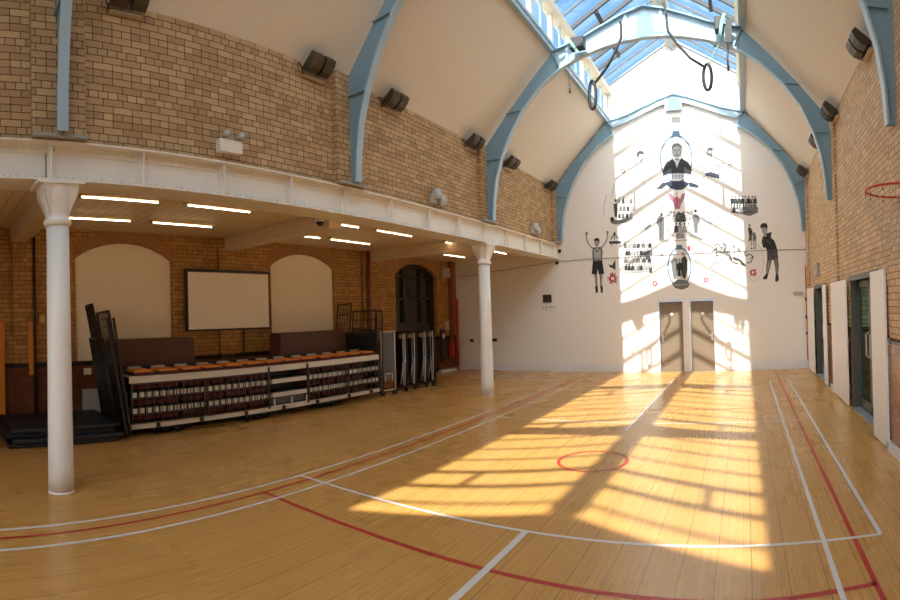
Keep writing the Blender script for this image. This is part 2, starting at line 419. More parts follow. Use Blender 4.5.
# near end wall behind the camera: brick with three invented windows, added for sky fill
w = MB(); fill_wins = [(-4.6, -3.2), (-2.6, -1.05), (-.45, .95)]
zs0, zs1 = 1.0, 3.9
x = -9.3
for a, b in fill_wins:
    w.box((x, YN - .3, 0), (a, YN, zs1), 'brick_near'); w.box((a, YN - .3, 0), (b, YN, zs0), 'brick_near'); x = b
w.box((x, YN - .3, 0), (XR + .4, YN, zs1), 'brick_near')
w.box((-9.3, YN - .3, zs1), (XL - .35, YN, 4.0), 'brick_near')
w.prism([(XL - .4, zs1), (XR + .45, zs1)] + gable[::-1], 'y', YN - .3, YN, 'brick_near')
struct(w.build('wall_near'))
for i, (a, b) in enumerate(fill_wins):
    g = MB(); g.box((a, YN - .2, zs0), (b, YN - .19, zs1), 'glass2')
    wo = struct(g.build('window_%d' % (i + 1)))  # invented opening, out of view, lets fill light into the hall
    fr = MB()
    for xx in (a, (a + b)/2 - .02, b - .05): fr.box((xx, YN - .24, zs0), (xx + .05, YN - .15, zs1), 'cream_wood')
    for zz in (zs0, 1.7, 2.4, 3.1, zs1 - .05): fr.box((a, YN - .23, zz), (b, YN - .16, zz + .04), 'cream_wood')
    fr.build('window_frame', wo)

# sloping vault plaster, each side (gently curved)
def slope(sgn):
    pts = []
    n = 8
    for i in range(n + 1):
        t = i / n; o = HW + .02 + (CO - HW) * t; z = ZW + (CZ - ZW) * t + .04 * sin(pi * t ** .8)
        pts.append((XC + sgn * o, z))
    outer = [(p[0] + sgn * .05, p[1] + .12) for p in pts]
    outer[0] = (outer[0][0] + sgn * .3, outer[0][1] - .05)
    b = MB()
    for i in range(n):
        b.prism([pts[i], pts[i+1], outer[i+1], outer[i]], 'y', YN, D, 'plaster')
    return b
struct(slope(-1).build('ceiling')); struct(slope(1).build('ceiling'))

# ceiling under the balcony
struct(MB().box((-9.3, YN, ZC), (XL - .36, D, ZC + .08), 'boards').build('ceiling'))

# skirtings
b = MB()
for x0, x1 in ((XM, dA[0] - .07), (dB[1] + .07, XR - .02)):
    b.box((x0, D - .03, 0), (x1, D, .15), 'white_skirt'); b.box((x0, D - .018, .15), (x1, D, .23), 'white_skirt')
b.box((dA[1] + .07, D - .03, 0), (dB[0] - .07, D, .15), 'white_skirt')
struct(b.build('baseboard_far'))
b = MB(); b.box((XM, 13.4, 0), (XM + .12, D - .03, .07), 'white_skirt'); b.box((XM, YN, 0), (XM + .02, 11.38, .08), 'redpipe')
struct(b.build('baseboard_rear'))
b = MB()
for y0, y1 in ((YN, 6.2), (10.36, 10.9)):
    b.box((XW - .14 if y0 < 0 else XW - .05, y0, 0), (XW, y1, .11), 'white_skirt')
struct(b.build('baseboard_right'))

# ------------------------------------------------------------------ lantern skylight
y0s, y1s = -3.2, D
lan = MB()
for s in (-1, 1):
    lan.box((XC + s*CO, y0s, CZ - .11), (XC + s*(CO + .1), y1s, CZ + .03), 'rib_flange')
    lan.box((XC + s*(CO - .03), y0s, CZ - .02), (XC + s*(CO + .12), y1s, CZ + .04), 'bluegreen')
lant = struct(lan.build('window_4'))
SP = 4.37 / 8
bars = [-2.97 + SP * i for i in range(0, 33)]
VP = (1, 2, 6, 7, 12, 13, 19, 20, 26, 27, 29, 30)      # rafters either side of the opening vents
for s in (-1, 1):
    nm = MB(); nm.box((XC + s*(CO - .10), y0s, EZ - .10), (XC + s*(CO + .16), y1s, EZ + .02), 'cream_wood')
    nm.build('eave_beam', lant)
    q = MB()
    for i, y in enumerate(bars):
        if i % 2 == 0: q.box((XC + s*(CO + .02), y - .045, CZ), (XC + s*(CO + .12), y + .045, EZ), 'cream_wood')
        else: q.box((XC + s*(CO + .04), y - .018, CZ), (XC + s*(CO + .09), y + .018, EZ), 'bluegreen')
    q.box((XC + s*(CO + .04), y0s, CZ + .03), (XC + s*(CO + .1), y1s, CZ + .1), 'cream_wood')
    q.build('clerestory_mullions', lant)
    g = MB(); g.box((XC + s*(CO + .06), y0s, CZ), (XC + s*(CO + .068), y1s, EZ), 'glass'); g.build('clerestory_glass', lant)
    g = MB(); g.prism([(XC + s*(CO + .2), EZ + .04), (XC, RZ + .09), (XC, RZ + .098), (XC + s*(CO + .2), EZ + .048)], 'y', y0s, y1s, 'glass'); g.build('roof_glass', lant)
    r = MB()
    for i, y in enumerate(bars):
        p, q2 = (XC + s*(CO + .14), y, EZ + .02), (XC, y, RZ + .055)
        thick = i in VP
        r.bar(p, q2, .055 if thick else .026, .09 if thick else .05, 'dark_bar' if thick else 'grey_bar')
    r.build('rafters', lant)
    v = MB()      # opening vent frames between the thick rafters
    for j in range(0, len(VP), 2):
        ya, yb = bars[VP[j]], bars[VP[j + 1]]
        for t, w_ in ((.33, .08), (.92, .05)):
            xx = XC + s*(CO*(1 - t)); zz = EZ + .02 + (RZ - EZ) * t
            v.bar((xx, ya, zz), (xx, yb, zz), w_, .07, 'dark_bar')
    v.build('vent_frames', lant)
rb = MB(); rb.box((XC - .17, y0s, RZ - .07), (XC + .17, y1s, RZ + .02), 'cream_wood'); rb.box((XC - .04, y0s, RZ - .17), (XC + .04, y1s, RZ - .07), 'bluegreen')
rb.build('ridge_beam', lant)
# near gable of the lantern is closed boarding: covered by the near wall

# ------------------------------------------------------------------ arched steel ribs
inner = [(3.44, ZBT + .06), (3.41, 4.3), (3.34, 4.75), (3.2, 5.2), (2.97, 5.68), (2.65, 6.15), (2.24, 6.55), (1.76, 6.85), (1.3, 7.02), (.8, 7.13), (.4, 7.18), (0, 7.2)]
outer = [(3.55, ZBT + .06), (3.55, 4.3), (3.55, 4.75), (3.55, 5.2), (3.58, 5.5), (3.02, 6.13), (2.47, 6.71), (1.93, 7.22), (1.3, 7.36), (.8, 7.55), (.4, 7.70), (0, 7.80)]
def flange(b, pts, y, wid, t, m):
    for p, q in zip(pts, pts[1:]):
        d = Vector((q[0] - p[0], 0, q[1] - p[1])).normalized(); n = Vector((-d.z, 0, d.x)) * t / 2
        P_, Q_ = Vector((p[0], 0, p[1])), Vector((q[0], 0, q[1]))
        vs = []
        for v in (P_ - n, P_ + n, Q_ + n, Q_ - n):
            vs.append((v.x, y - wid/2, v.z)); vs.append((v.x, y + wid/2, v.z))
        b.add([vs[i] for i in (0, 2, 4, 6, 1, 3, 5, 7)], [(0,1,2,3),(7,6,5,4),(0,4,5,1),(1,5,6,2),(2,6,7,3),(3,7,4,0)], m)
ribnames = ['near_end', 'a', 'b', 'c', 'd']
riblab = [None,
    'powder blue steel arch rib rising above the nearest white column at the left',
    'powder blue arched steel rib second from the camera, crown out of view above',
    'powder blue arched steel rib carrying the hanging black straps and hoist boxes',
    'powder blue arched steel rib lying against the far mural wall']
for i, y in enumerate(RIBS):
    if i == 0: continue
    e = empty('steel_arch_rib', (XC, y, ZBT + .05)); tag(e, riblab[i], 'roof arch')
    O = Vector((XC, y, ZBT + .05))
    W_ = .12
    sh_ = lambda s_, p: (p[0] + (.08 if s_ > 0 else -.02) * min(1, max(0, (6.7 - p[1]) / .9)), p[1])
    web = MB()
    for s in (-1, 1):
        a = [(XC + s*sh_(s, p)[0], p[1]) for p in inner[:8]]; c = [(XC + s*(p[0] + (.07 if s > 0 and p[1] < 5.5 else 0)), p[1]) for p in outer[:8]]
        for j in range(7): web.prism([a[j], a[j+1], c[j+1], c[j]], 'y', y - .012, y + .012, 'rib')
        for j in range(7, 11):
            dz_ = [inner[j_][1] if i < 4 else outer[j_][1] - .17 for j_ in (j, j + 1)]
            web.prism([(XC + s*inner[j][0], dz_[0]), (XC + s*inner[j+1][0], dz_[1]), (XC + s*outer[j+1][0], outer[j+1][1]), (XC + s*outer[j][0], outer[j][1])], 'y', y - .012, y + .012, 'rib_flange')
        if i == 4: web.prism([(XC, 7.36), (XC + s*.24, 7.36), (XC + s*.24, 7.74), (XC, 7.8)], 'y', y - .02, y + .0, 'rib_flange')
    web.build('web', e, loc=None).location = -O
    for s in (-1, 1):
        fb = MB(); flange(fb, [(XC + s*sh_(s, p)[0], p[1]) for p in (inner if i < 4 else inner[:8])], y, W_, .03, 'rib_flange'); fb.build('inner_flange', e).location = -O
        fb = MB(); flange(fb, [(XC + s*p[0], p[1]) for p in outer[7:]], y, .19 if i < 4 else .10, .03, 'rib'); fb.build('tie_chord', e).location = -O
        for j in (3, 5, 7):
            p, q = sh_(s, inner[j]), outer[j]
            st = MB(); st.bar((XC + s*p[0], y, p[1]), (XC + s*q[0], y, q[1]), .02, .10, 'rib', up=(0, 1, 0)); st.build('stiffener', e).location = -O
        for oo, zb_, zt in ((1.60, 6.91, 7.28), (.36, 7.19, 7.70)) if i < 4 else ():
            st = MB(); st.box((XC + s*oo - .03, y - .05, zb_), (XC + s*oo + .03, y + .05, zt), 'rib_flange'); st.build('stiffener', e).location = -O
        bp_ = MB(); xx0 = XC + s*(HW - .09)
        if s < 0: bp_.box((xx0 - s*.004, max(y - .31, YN), ZBT + .022), (XC + s*3.47, min(y + .31, D - .005), ZBT + .05), 'stone'); bp_.build('base_pad', e).location = -O
        if s > 0: pass

# ------------------------------------------------------------------ riveted plate girder and columns
g = empty('plate_girder', (XL, 5, ZB)); tag(g, 'long cream riveted iron girder carrying the upper left brick wall on two white columns', 'girder')
O = Vector((XL, 5, ZB))
gw = MB(); gw.box((XL - .03, YN, ZB + .02), (XL - .015, D, ZBT - .02), 'girder')
def rivets(b, x, z, y0, y1, step, m, nx=(1, 0, 0)):
    y = y0; r = .018
    while y < y1:
        c = Vector((x, y, z))
        if nx[0]: 
            vs = [c + Vector((0, r*cos(a), r*sin(a))) for a in [k*pi/3 for k in range(6)]] + [c + Vector((.014, r*.5*cos(a), r*.5*sin(a))) for a in [k*pi/3 for k in range(6)]]
        else:
            vs = [c + Vector((r*cos(a), r*sin(a), 0)) for a in [k*pi/3 for k in range(6)]] + [c + Vector((r*.5*cos(a), r*.5*sin(a), .009*nx[2])) for a in [k*pi/3 for k in range(6)]]
        b.add(vs, [(k, (k+1) % 6, 6+(k+1) % 6, 6+k) for k in range(6)] + [(6,7,8,9,10,11)], m)
        y += step
rivets(gw, XL - .015, ZBT - .075, .3, D, .085, 'girder'); rivets(gw, XL - .015, ZB + .065, .3, D, .085, 'girder')
gw.build('web', g).location = -O
for z0, z1, nm in ((ZB, ZB + .022, 'bottom_flange'), (ZBT - .022, ZBT, 'top_flange')):
    q = MB(); q.box((XL - .4, YN, z0), (XL + .09, D, z1), 'girder')
    if nm == 'bottom_flange': rivets(q, XL + .05, z1, .3, D, .085, 'girder', (0, 0, 1)); rivets(q, XL + .05, z0, .3, D, .085, 'girder', (0, 0, -1))
    else: q.box((XL - .015, YN, z0 - .1), (XL - .003, D, z0), 'girder'); rivets(q, XL - .003, z0 - .05, .34, D, .085, 'girder')
    q.build(nm, g).location = -O
q = MB(); q.box((XL - .4, YN, ZB + .022), (XL - .32, D, ZBT - .022), 'beam_tan'); q.build('back_plate', g, 'tan painted back face').location = -O
for kk in range(-3, 13):
    y = 1.31 + 1.09 * kk
    if y > D - .1 or y < -2: continue
    q = MB(); q.box((XL - .015, y - .035, ZB + .022), (XL + .01, y + .035, ZBT - .022), 'girder'); q.box((XL + .01, y - .008, ZB + .022), (XL + .075, y + .008, ZBT - .022), 'girder')
    q.build('stiffener', g).location = -O
q = MB(); q.box((XL - .012, 1.262, ZB + .03), (XL - .008, 1.27, ZBT - .03), 'black')
q.build('joint', g, 'dark open joint in the web').location = -O

cols = [(1.40, 'white cast iron column nearest the camera, in front of the black mats'), (10.13, 'white cast iron column further off, between the folded tables and the bare far wall')]
for y, lb in cols:
    x = XL - .06
    e = empty('iron_column', (x, y, 0)); tag(e, lb, 'column', 'white columns under the girder')
    MB().lathe([(.142, .02), (.140, .3), (.132, 1.6), (.126, 2.93)], (0, 0, 0), 'column', 40).build('shaft', e)
    MB().lathe([(.146, 0), (.146, .015), (.142, .025)], (0, 0, 0), 'column', 40).build('base', e)
    cpt = MB(); cpt.lathe([(.128, 2.90), (.150, 2.915), (.158, 2.94), (.150, 2.965), (.132, 2.98), (.135, 3.03), (.155, 3.12), (.185, 3.20), (.198, 3.27), (.195, 3.32), (.2, 3.335)], (0, 0, 0), 'column', 8 * 5)
    # faceted cube-like abacus corners
    for sx in (-1, 1):
        for sy in (-1, 1):
            cpt.add([(sx*.10, sy*.10, 3.0), (sx*.195, sy*.06, 3.335), (sx*.06, sy*.195, 3.335), (sx*.195, sy*.195, 3.335), (sx*.185, sy*.185, 3.22)], [(0, 1, 3, 4), (0, 4, 3, 2), (0, 2, 1), (1, 2, 3)], 'column')
    cpt.box((-.215, -.26, 3.335), (.215, .26, 3.374), 'column')
    cpt.build('capital', e)

# cross beams from the girder back to the rear wall
for i, (y, lb) in enumerate(((1.55, 'cream cross beam above the nearest column under the balcony'), (5.90, 'cream cross beam under the balcony above the projection screen'), (10.3, 'cream cross beam under the balcony left of the dark arched window'))):
    o = MB().box((XM + .07, y - .14, 3.26), (XL - .42, y + .14, ZC - .002), 'beam_tan').build('cross_beam', loc=(XM, y, 3.26)); tag(o, lb, 'beam')

# ------------------------------------------------------------------ fluorescent lights under the balcony
def lamp(y0, y1, x, lb):
    L = y1 - y0; c = (x, (y0 + y1)/2, ZC)
    e = empty('fluorescent_light', c); tag(e, lb, 'ceiling light', 'fluorescent battens under the balcony')
    h = MB(); h.prism([(-.075, 0), (.075, 0), (.06, -.04), (-.06, -.04)], 'y', -L/2, L/2, 'beam_tan'); h.build('housing', e)
    t = MB(); t.tube([(0, -L/2 + .03, -.052), (0, L/2 - .03, -.052)], .009, 'tube', 10); t.build('tube', e, 'lit white tube')
    for yy_ in (-L/2, L/2 - .03): MB().box((-.02, yy_, -.068), (.02, yy_ + .03, -.038), 'grey_box').build('end_cap', e)
front = [(1.92, 3.08), (3.48, 4.62), (6.3, 7.05), (7.5, 8.68), (9.9, 11.1), (12.1, 13.1)]
rear = [(2.12, 3.22), (3.56, 4.76), (6.3, 7.35), (7.6, 8.9), (10.95, 11.6), (11.9, 13.1)]
for i, (a, b) in enumerate(front): lamp(a, b, -6.42, '%s lit fluorescent batten in the front row under the balcony' % ['nearest', 'second nearest', 'third nearest', 'fourth nearest', 'second farthest', 'farthest'][i])
for i, (a, b) in enumerate(rear): lamp(a, b, -7.78, '%s lit fluorescent batten in the rear row, along the orange brick wall' % ['nearest', 'second nearest', 'third nearest', 'fourth nearest', 'second farthest', 'farthest'][i])

# dome camera on the soffit
e = empty('dome_camera', (-6.0, 5.66, ZC)); tag(e, 'small black dome security camera at the front end of the middle cross beam', 'camera')
MB().lathe([(.06, -.16), (.075, -.14), (.075, 0)], (0, 0, 0), 'white', 20).build('housing', e)
MB().lathe([(.004, -.225), (.035, -.215), (.055, -.19), (.062, -.16)], (0, 0, 0), 'black', 20).build('dome', e, 'black dome')

# ------------------------------------------------------------------ uplights along both wall heads
def uplight_proto():
    e = empty('twin_uplight', (0, 0, 0))
    prof = [(.02, -.02), (.11, -.075), (.20, -.04), (.27, .03), (.31, .11), (.26, .17), (.08, .04)]
    for y0, y1 in ((-.23, -.03), (.015, .19)):
        MB().prism(prof, 'y', y0, y1, 'darkbrown').build('lamp_head', e)
    b = MB(); b.tube([(0, -.28, .06), (.05, -.28, .05), (.08, -.27, -.03), (.06, -.24, -.07)], .010, 'blackmetal', 6); b.box((.0, -.03, -.03), (.07, .016, .03), 'alu'); b.box((0, -.22, -.085), (.07, .18, -.10), 'alu')
    b.tube([(0, -.05, .10), (.04, -.06, .12), (.09, -.08, .10)], .025, 'grey_box', 8)
    b.build('bracket', e, 'pale metal bracket')
    return e
up = uplight_proto()
ups = [(XL, 2.24, 5.46, 0, 'twin dark brown uplight on the left wall, nearest the camera, cut by the picture top'),
 (XL, 5.08, 5.38, 0, 'twin dark brown uplight just left of the second blue rib, rust stained brick below'),
 (XL, 6.82, 5.38, 0, 'twin dark brown uplight just right of the second blue rib on the left wall'),
 (XL, 9.50, 5.38, 0, 'twin dark brown uplight left of the third blue rib on the left wall'),
 (XL, 11.3, 5.38, 0, 'twin dark brown uplight right of the third blue rib on the left wall'),
 (XL, 13.9, 5.38, 0, 'twin dark brown uplight in the far left corner beside the mural wall'),
 (XW, 7.0, 5.36, pi, 'twin dark brown uplight at the head of the right brick wall, nearest the camera'),
 (XW, 9.55, 5.36, pi, 'twin dark brown uplight on the right wall just before the third blue rib'),
 (XW, 11.3, 5.36, pi, 'twin dark brown uplight on the right wall half hidden behind the third blue rib'),
 (XW, 13.9, 5.36, pi, 'twin dark brown uplight in the far right corner beside the mural wall')]
for i, (x, y, z, rz, lb) in enumerate(ups):
    o = up if i == 0 else copy_tree(up)
    o.location = (x, y, z); o.rotation_euler = (0, 0, rz); tag(o, lb, 'light fixture', 'twin uplights along the wall heads')

# emergency lights on the upper left wall
e = empty('emergency_light', (XL, 3.58, 3.95)); tag(e, 'white emergency light box with two lamps on the left brick wall above the girder', 'emergency light')
MB().bbox((0, -.17, -.02), (.11, .17, .14), 'girder', .01).build('battery_box', e)
for s in (-.09, .13): MB().tube([(.05, s, .16), (.10, s, .20), (.17, s, .19)], [.02, .035, .045], 'clear_lamp', 14).build('lamp_head', e)
for (y, lb) in ((8.1, 'clear twin globe emergency light on the left brick wall above the girder middle'), (12.75, 'small clear emergency light on the far left brick wall above the girder')):
    e = empty('globe_light', (XL, y, 3.97)); tag(e, lb, 'emergency light')
    MB().bbox((0, -.16, -.06), (.08, .05, .12), 'grey_box', .01).build('base_box', e)
    for s, dz in ((-.03, .12), (.13, .02)): MB().lathe([(.02, -.1), (.08, -.08), (.095, 0), (.08, .08), (.02, .1)], (.11, s, dz), 'clear_lamp', 16).build('globe', e)

# ------------------------------------------------------------------ rear wall fittings
for i, (y0, y1, zb, zs, za) in enumerate(openings[:2]):
    pts, _ = arch_pts(y0 + .005, y1 - .005, zb, zs, za - .005)
    o = MB().prism(pts, 'x', XM - .12, XM - .05, 'panel_cream').build('arched_blind', loc=(XM - .1, (y0+y1)/2, zb))
    tag(o, ['plain cream arched blind panel in the rear brick wall left of the screen', 'plain cream arched blind panel in the rear brick wall right of the screen'][i], 'blind panel')
# dark arched window and door
y0, y1, zb, zs, za = openings[2]
d = MB(); pts, _ = arch_pts(y0 + .005, y1 - .005, 0, zs, za - .005)
d.prism(pts, 'x', XM - .26, XM - .2, 'darkglass')
dd = struct(d.build('door_1'))
fr = MB()
for y in (y0 + .005, y0 + .52, y1 - .73, y1 - .22):
    fr.box((XM - .2, y, 0 if y in (y0 + .005,) or y > y1 - .3 else 1.55), (XM - .13, y + (.09 if y < y1 - .3 else .21), 2.97 if y < y0 + .1 or y > y1 - .3 else 3.2), 'door_dark')
for z in (1.52, 2.28, 2.92): fr.box((XM - .2, y0 + .01, z), (XM - .14, y1 - .01, z + .07), 'door_dark')
fr.box((XM - .2, y0 + .01, .02), (XM - .15, y1 - .01, 1.52), 'door_dark')
top = arch_pts(y0 + .005, y1 - .005, 0, zs, za - .005)[0][2:]
for p, q in zip(top, top[1:]): fr.bar((XM - .17, p[0], p[1] - .05), (XM - .17, q[0], q[1] - .05), .08, .1, 'door_dark', up=(0, 0, 1))
fr.build('door_frame', dd)
q = MB()
for yy_ in (y0 + .12, (y0 + y1)/2 + .03):
    for z_ in (.12, .85): q.bbox((XM - .15, yy_, z_), (XM - .135, yy_ + .7, z_ + .6), 'door_dark', .01)
q.build('door_panel', dd)

# projection screen
e = empty('projection_screen', (XM + .1, 5.9, 1.62)); tag(e, 'wide projection screen with black border on the rear brick wall', 'screen')
s0, s1, q0, q1 = 4.80 - 5.9, 6.86 - 5.9, 0.0, 1.23
MB().box((0, s0 + .045, q0 + .03), (.02, s1 - .03, q1 - .05), 'screen').build('screen_surface', e)
b = MB(); b.box((-.02, s0, q0), (.03, s0 + .05, q1), 'black'); b.box((-.02, s1 - .03, q0), (.03, s1, q1), 'black'); b.box((-.02, s0, q0), (.03, s1, q0 + .03), 'black'); b.box((-.02, s0, q1 - .06), (.04, s1, q1), 'black')
b.build('frame', e)
o = MB().tube([(XM + .03, 6.22, 1.62), (XM + .03, 6.22, 1.12)], .014, 'black', 6).build('cable', loc=(XM, 6.22, 1.12)); tag(o, 'black cable running down from the projection screen', 'cable')
# pipes and wall furniture
def simple(name, mb, label, cat, loc, group=None):
    o = mb.build(name, loc=loc); tag(o, label, cat, group); return o
simple('drain_pipe', MB().tube([(XM + .12, 10.12, 0), (XM + .12, 10.12, ZC)], .05, 'redpipe', 12).box((XM, 10.04, 2.2), (XM + .12, 10.2, 2.25), 'redpipe'), 'brown red vertical pipe on the rear wall right of the second arched blind', 'pipe', (XM, 10.12, 0))
simple('conduit', MB().tube([(XM + .1, 1.83, .2), (XM + .1, 1.83, 3.35)], .022, 'black', 8), 'thin dark vertical conduit on the rear wall behind the nearest column', 'pipe', (XM, 1.83, 0))
simple('red_pipe', MB().tube([(XM + .13, 14.38, 0), (XM + .13, 14.38, 2.3)], .045, 'red_paint', 12), 'red vertical pipe in the far corner under the balcony', 'pipe', (XM, 14.4, 0))
simple('corner_trunking', MB().box((XM, 14.1, .5), (XM + .09, 14.26, ZC), 'redpipe'), 'brown timber trunking in the far corner beside the red pipe', 'trunking', (XM, 14.2, 0))
simple('alarm_sounder', MB().bbox((XM, 13.72, 2.98), (XM + .12, 14.05, 3.3), 'grey_box', .02).lathe([(.09, 0), (.09, .02), (.05, .03)], (XM + .12, 13.88, 3.12), 'grey_box', 12), 'pale box high on the brick in the far corner under the balcony', 'alarm', (XM, 13.9, 3.0))
e = empty('fire_extinguisher', (XM + .12, 14.0, .45)); tag(e, 'red fire extinguisher hanging in the far corner under the balcony', 'fire extinguisher')
MB().lathe([(.05, .0), (.085, .02), (.085, .42), (.06, .48), (.025, .5), (.025, .54)], (0, 0, 0), 'red_paint', 20).build('cylinder', e)
MB().box((-.02, -.05, .54), (.02, .06, .57), 'black').tube([(0, -.03, .55), (.07, -.08, .5), (.09, -.07, .3), (.07, -.05, .15)], .012, 'black', 6).build('valve', e, 'black lever and hose')
e = empty('notice_board', (XM + .02, 13.62, .35)); tag(e, 'tall narrow black board with white label on the dark dado', 'board')
MB().bbox((0, -.1, 0), (.06, .12, 1.0), 'black', .01).build('board', e); MB().box((.06, -.04, .72), (.066, .06, .86), 'white').build('label_plate', e)
simple('paper_notice', MB().box((XM, 13.85, 1.3), (XM + .006, 14.1, 1.6), 'grey_box'), 'small pale notice above the fire extinguisher', 'notice', (XM, 13.95, 1.3))
simple('wall_socket', MB().bbox((XM, 2.74, .88), (XM + .03, 2.88, 1.0), 'panel_cream', .006), 'small cream socket on the rear wall between near column and railing', 'socket', (XM, 2.8, .9))
simple('switch_plate', MB().bbox((XM + .0, 1.93, 1.84), (XM + .03, 2.03, 1.96), 'yellowbox', .006), 'small yellowish switch plate on the rear wall left of the near column', 'switch', (XM, 1.95, 1.85))
simple('radiator_cover', MB().bbox((XM, 2.70, .10), (XM + .1, 3.14, .62), 'grey_box', .01), 'low pale grey box on the dado behind the black mats', 'cover', (XM, 2.9, .1))
e = simple('orange_post', MB().bbox((XM + .02, 1.18, 0), (XM + .1, 1.29, 1.86), 'orange_paint', .01), 'tall orange post standing on the floor at the left edge of the picture', 'post', (XM, 1.24, 0))
simple('orange_board', MB().bbox((XM + .02, 1.72, .92), (XM + .1, 1.80, 1.86), 'orange_paint', .01), 'short orange upright board fixed to the rear wall left of the near column', 'post', (XM + .1, 1.76, .9))

# ------------------------------------------------------------------ stacked gym mats
for i in range(4):
    dx, dy = [.0, .06, -.03, .04][i], [0, .05, -.06, .02][i]
    o = MB().bbox((-8.91 + dx, 1.12 + dy + i*.01, .004 + i*.068), (-7.50 - i*.03 + dx, 2.86 + dy, .068 + i*.068), 'navy', .018).build('gym_mat', loc=(-8.2, 2.0, i*.068))
    tag(o, 'near-black gym mat, %s of the stack behind the nearest column' % ['bottom', 'second from the bottom', 'third from the bottom', 'topmost'][i], 'gym mat', 'stacked gym mats')

# ------------------------------------------------------------------ retractable seating
BX, BB, Y0, Y1 = -7.52, -8.75, 3.02, 8.80
e = empty('retractable_seating', (BX, (Y0+Y1)/2, 0)); tag(e, 'long stack of retracted tiered seating with pale fascia rails and orange seat pads', 'seating')
O = e.location.copy()
def part(mb, name, par=e, lb=None, OO=None):
    o = mb.build(name, par, lb); o.location = -(OO or O); return o
b = MB(); b.box((BB, Y0 + .02, .16), (BX - .30, Y1 - .02, .94), 'black'); part(b, 'carcass')
zt = [.15, .39, .64, .865]
for k_, z in enumerate(zt):
    h = .085 if k_ in (0, 3) else .075
    q = MB(); 
    if k_ in (1, 2):     # fascia broken into short pads behind the cage bars
        y = Y0 + .04
        while y < Y1 - .1:
            inopen = 5.78 < y < 6.58
            L = .085 if not inopen else .84
            q.box((BX - .03, y, z), (BX, min(y + L, Y1 - .04), z + h), 'alu'); y += L + .04
    else: q.box((BX - .03, Y0, z), (BX, Y1, z + h), 'alu')
    part(q, 'fascia_rail')
# tier decks
for z in zt[1:]:
    q = MB(); q.box((BX - .35, Y0 + .02, z + .075), (BX - .04, Y1 - .02, z + .09), 'black'); part(q, 'tier_deck')
# folded dark red seats between the decks
for z in (zt[0] + .095, zt[1] + .095, zt[2] + .095):
    y = Y0 + .06
    while y < Y1 - .4:
        if not (5.4 < y < 6.62):
            q = MB(); q.bbox((BX - .26, y, z + .015), (BX - .045 - random.random()*.02, y + .40, z + .105 + random.random()*.02), 'red_fab', .03)
            part(q, 'folded_seat', lb='dark red folded seat')
        y += .445
# cage bars
segs = [(Y0 + .03, 4.36), (4.42, 5.70), (6.68, 7.72), (7.80, Y1 - .03)]
for a, b_ in segs:
    q = MB(); n = max(2, int(round((b_ - a) / .133)))
    for i in range(n + 1):
        y = a + (b_ - a)*i/n; q.tube([(BX + .02, y, .23), (BX + .02, y, .86)], .009 if 0 < i < n else .016, 'cage', 6)
    for z in (.24, .38, .63, .85): q.tube([(BX + .02, a, z), (BX + .02, b_, z)], .011, 'cage', 6)
    part(q, 'front_guard', lb='thin dark barred front guard')
q = MB()
for y in (5.84, 6.25, 6.62): q.box((BX - .0, y - .015, .22), (BX + .012, y + .015, .36), 'alu')
for y in (5.72, 6.66): q.box((BX - .02, y - .02, .2), (BX + .02, y + .02, .95), 'blackmetal')
q.box((BX - .06, 5.76, .26), (BX - .05, 6.62, .42), 'greytop')
part(q, 'shelf_bay')
for y in (3.5, 4.3, 5.2, 6.05, 6.9, 7.8, 8.5):
    q = MB(); q.box((BX + .0, y - .03, .15), (BX + .03, y + .03, .22), 'blackmetal'); part(q, 'rail_clip')
for y in (3.75, 5.6, 7.35):
    q = MB()
    for dx in (-.55, -.25):
        q.lathe([(.001, -.04)], (0, 0, 0), 'black') if False else None
    for j in range(3):
        q.tube([(BX - .35, y - .2 + j*.2, .075), (BX - .18, y - .2 + j*.2, .075)], .072, 'black', 16)
    q.box((BX - .4, y - .35, .10), (BX - .12, y + .35, .17), 'blackmetal')
    part(q, 'wheel_carriage')
DK = .97
# top deck and seats
q = MB(); q.box((BB, Y0, DK - .02), (BX - .02, Y1, DK), 'alu'); q.box((BX - .62, Y0, DK), (BX - .56, Y1, DK + .12), 'navy'); part(q, 'top_deck')
for i in range(13):
    y = Y0 + .08 + i * .436
    s_ = MB(); s_.bbox((BX - .5, y, DK + .005), (BX - .03, y + .40, DK + .055), 'red_fab', .02)
    so = part(s_, 'seat', lb='orange seat pad with dark red edge')
    c = MB(); c.bbox((BX - .46, y + .03, DK + .04), (BX - .06, y + .37, DK + .085), 'orange_fab', .02)
    co_ = c.build('seat_pad', so)
    c = MB(); c.bbox((BX - .545, y + .1, DK + .02), (BX - .49, y + .34, DK + .11), 'grey_box', .01); c.build('seat_back', so)
# guard rails at both ends, standing in the cross plane
def rail(y, quad, nb, name='end_railing', lb=None, mesh=False, ytop=None):
    """quad: (x,z) bottom front, bottom rear, top rear, top front"""
    q = MB(); yt_ = y if ytop is None else ytop; a, b_, c, d_ = [Vector((p[0], [y, y, yt_, yt_][n_], p[1])) for n_, p in enumerate(quad)]
    for p, r in ((a, b_), (b_, c), (c, d_), (d_, a)): q.tube([p, r], .018, 'blackmetal', 6)
    for i in range(1, nb): 
        t = i / nb; q.tube([a.lerp(b_, t), d_.lerp(c, t)], .008, 'blackmetal', 6)
    m1, m2 = a.lerp(d_, .78), b_.lerp(c, .78); q.tube([m1, m2], .012, 'blackmetal', 6)
    if mesh:
        for i in range(1, 16):
            t = i/16; q.tube([a.lerp(d_, t), b_.lerp(c, t)], .006, 'blackmetal', 4)
    part(q, name, lb=lb)
rail(3.0, [(-8.05, .2), (-8.50, .2), (-8.72, 2.12), (-8.34, 2.14)], 9, ytop=2.70, mesh=True)
rail(2.98, [(-7.45, .15), (-8.00, .15), (-8.12, 1.98), (-7.52, 2.0)], 9, ytop=2.70, mesh=True)
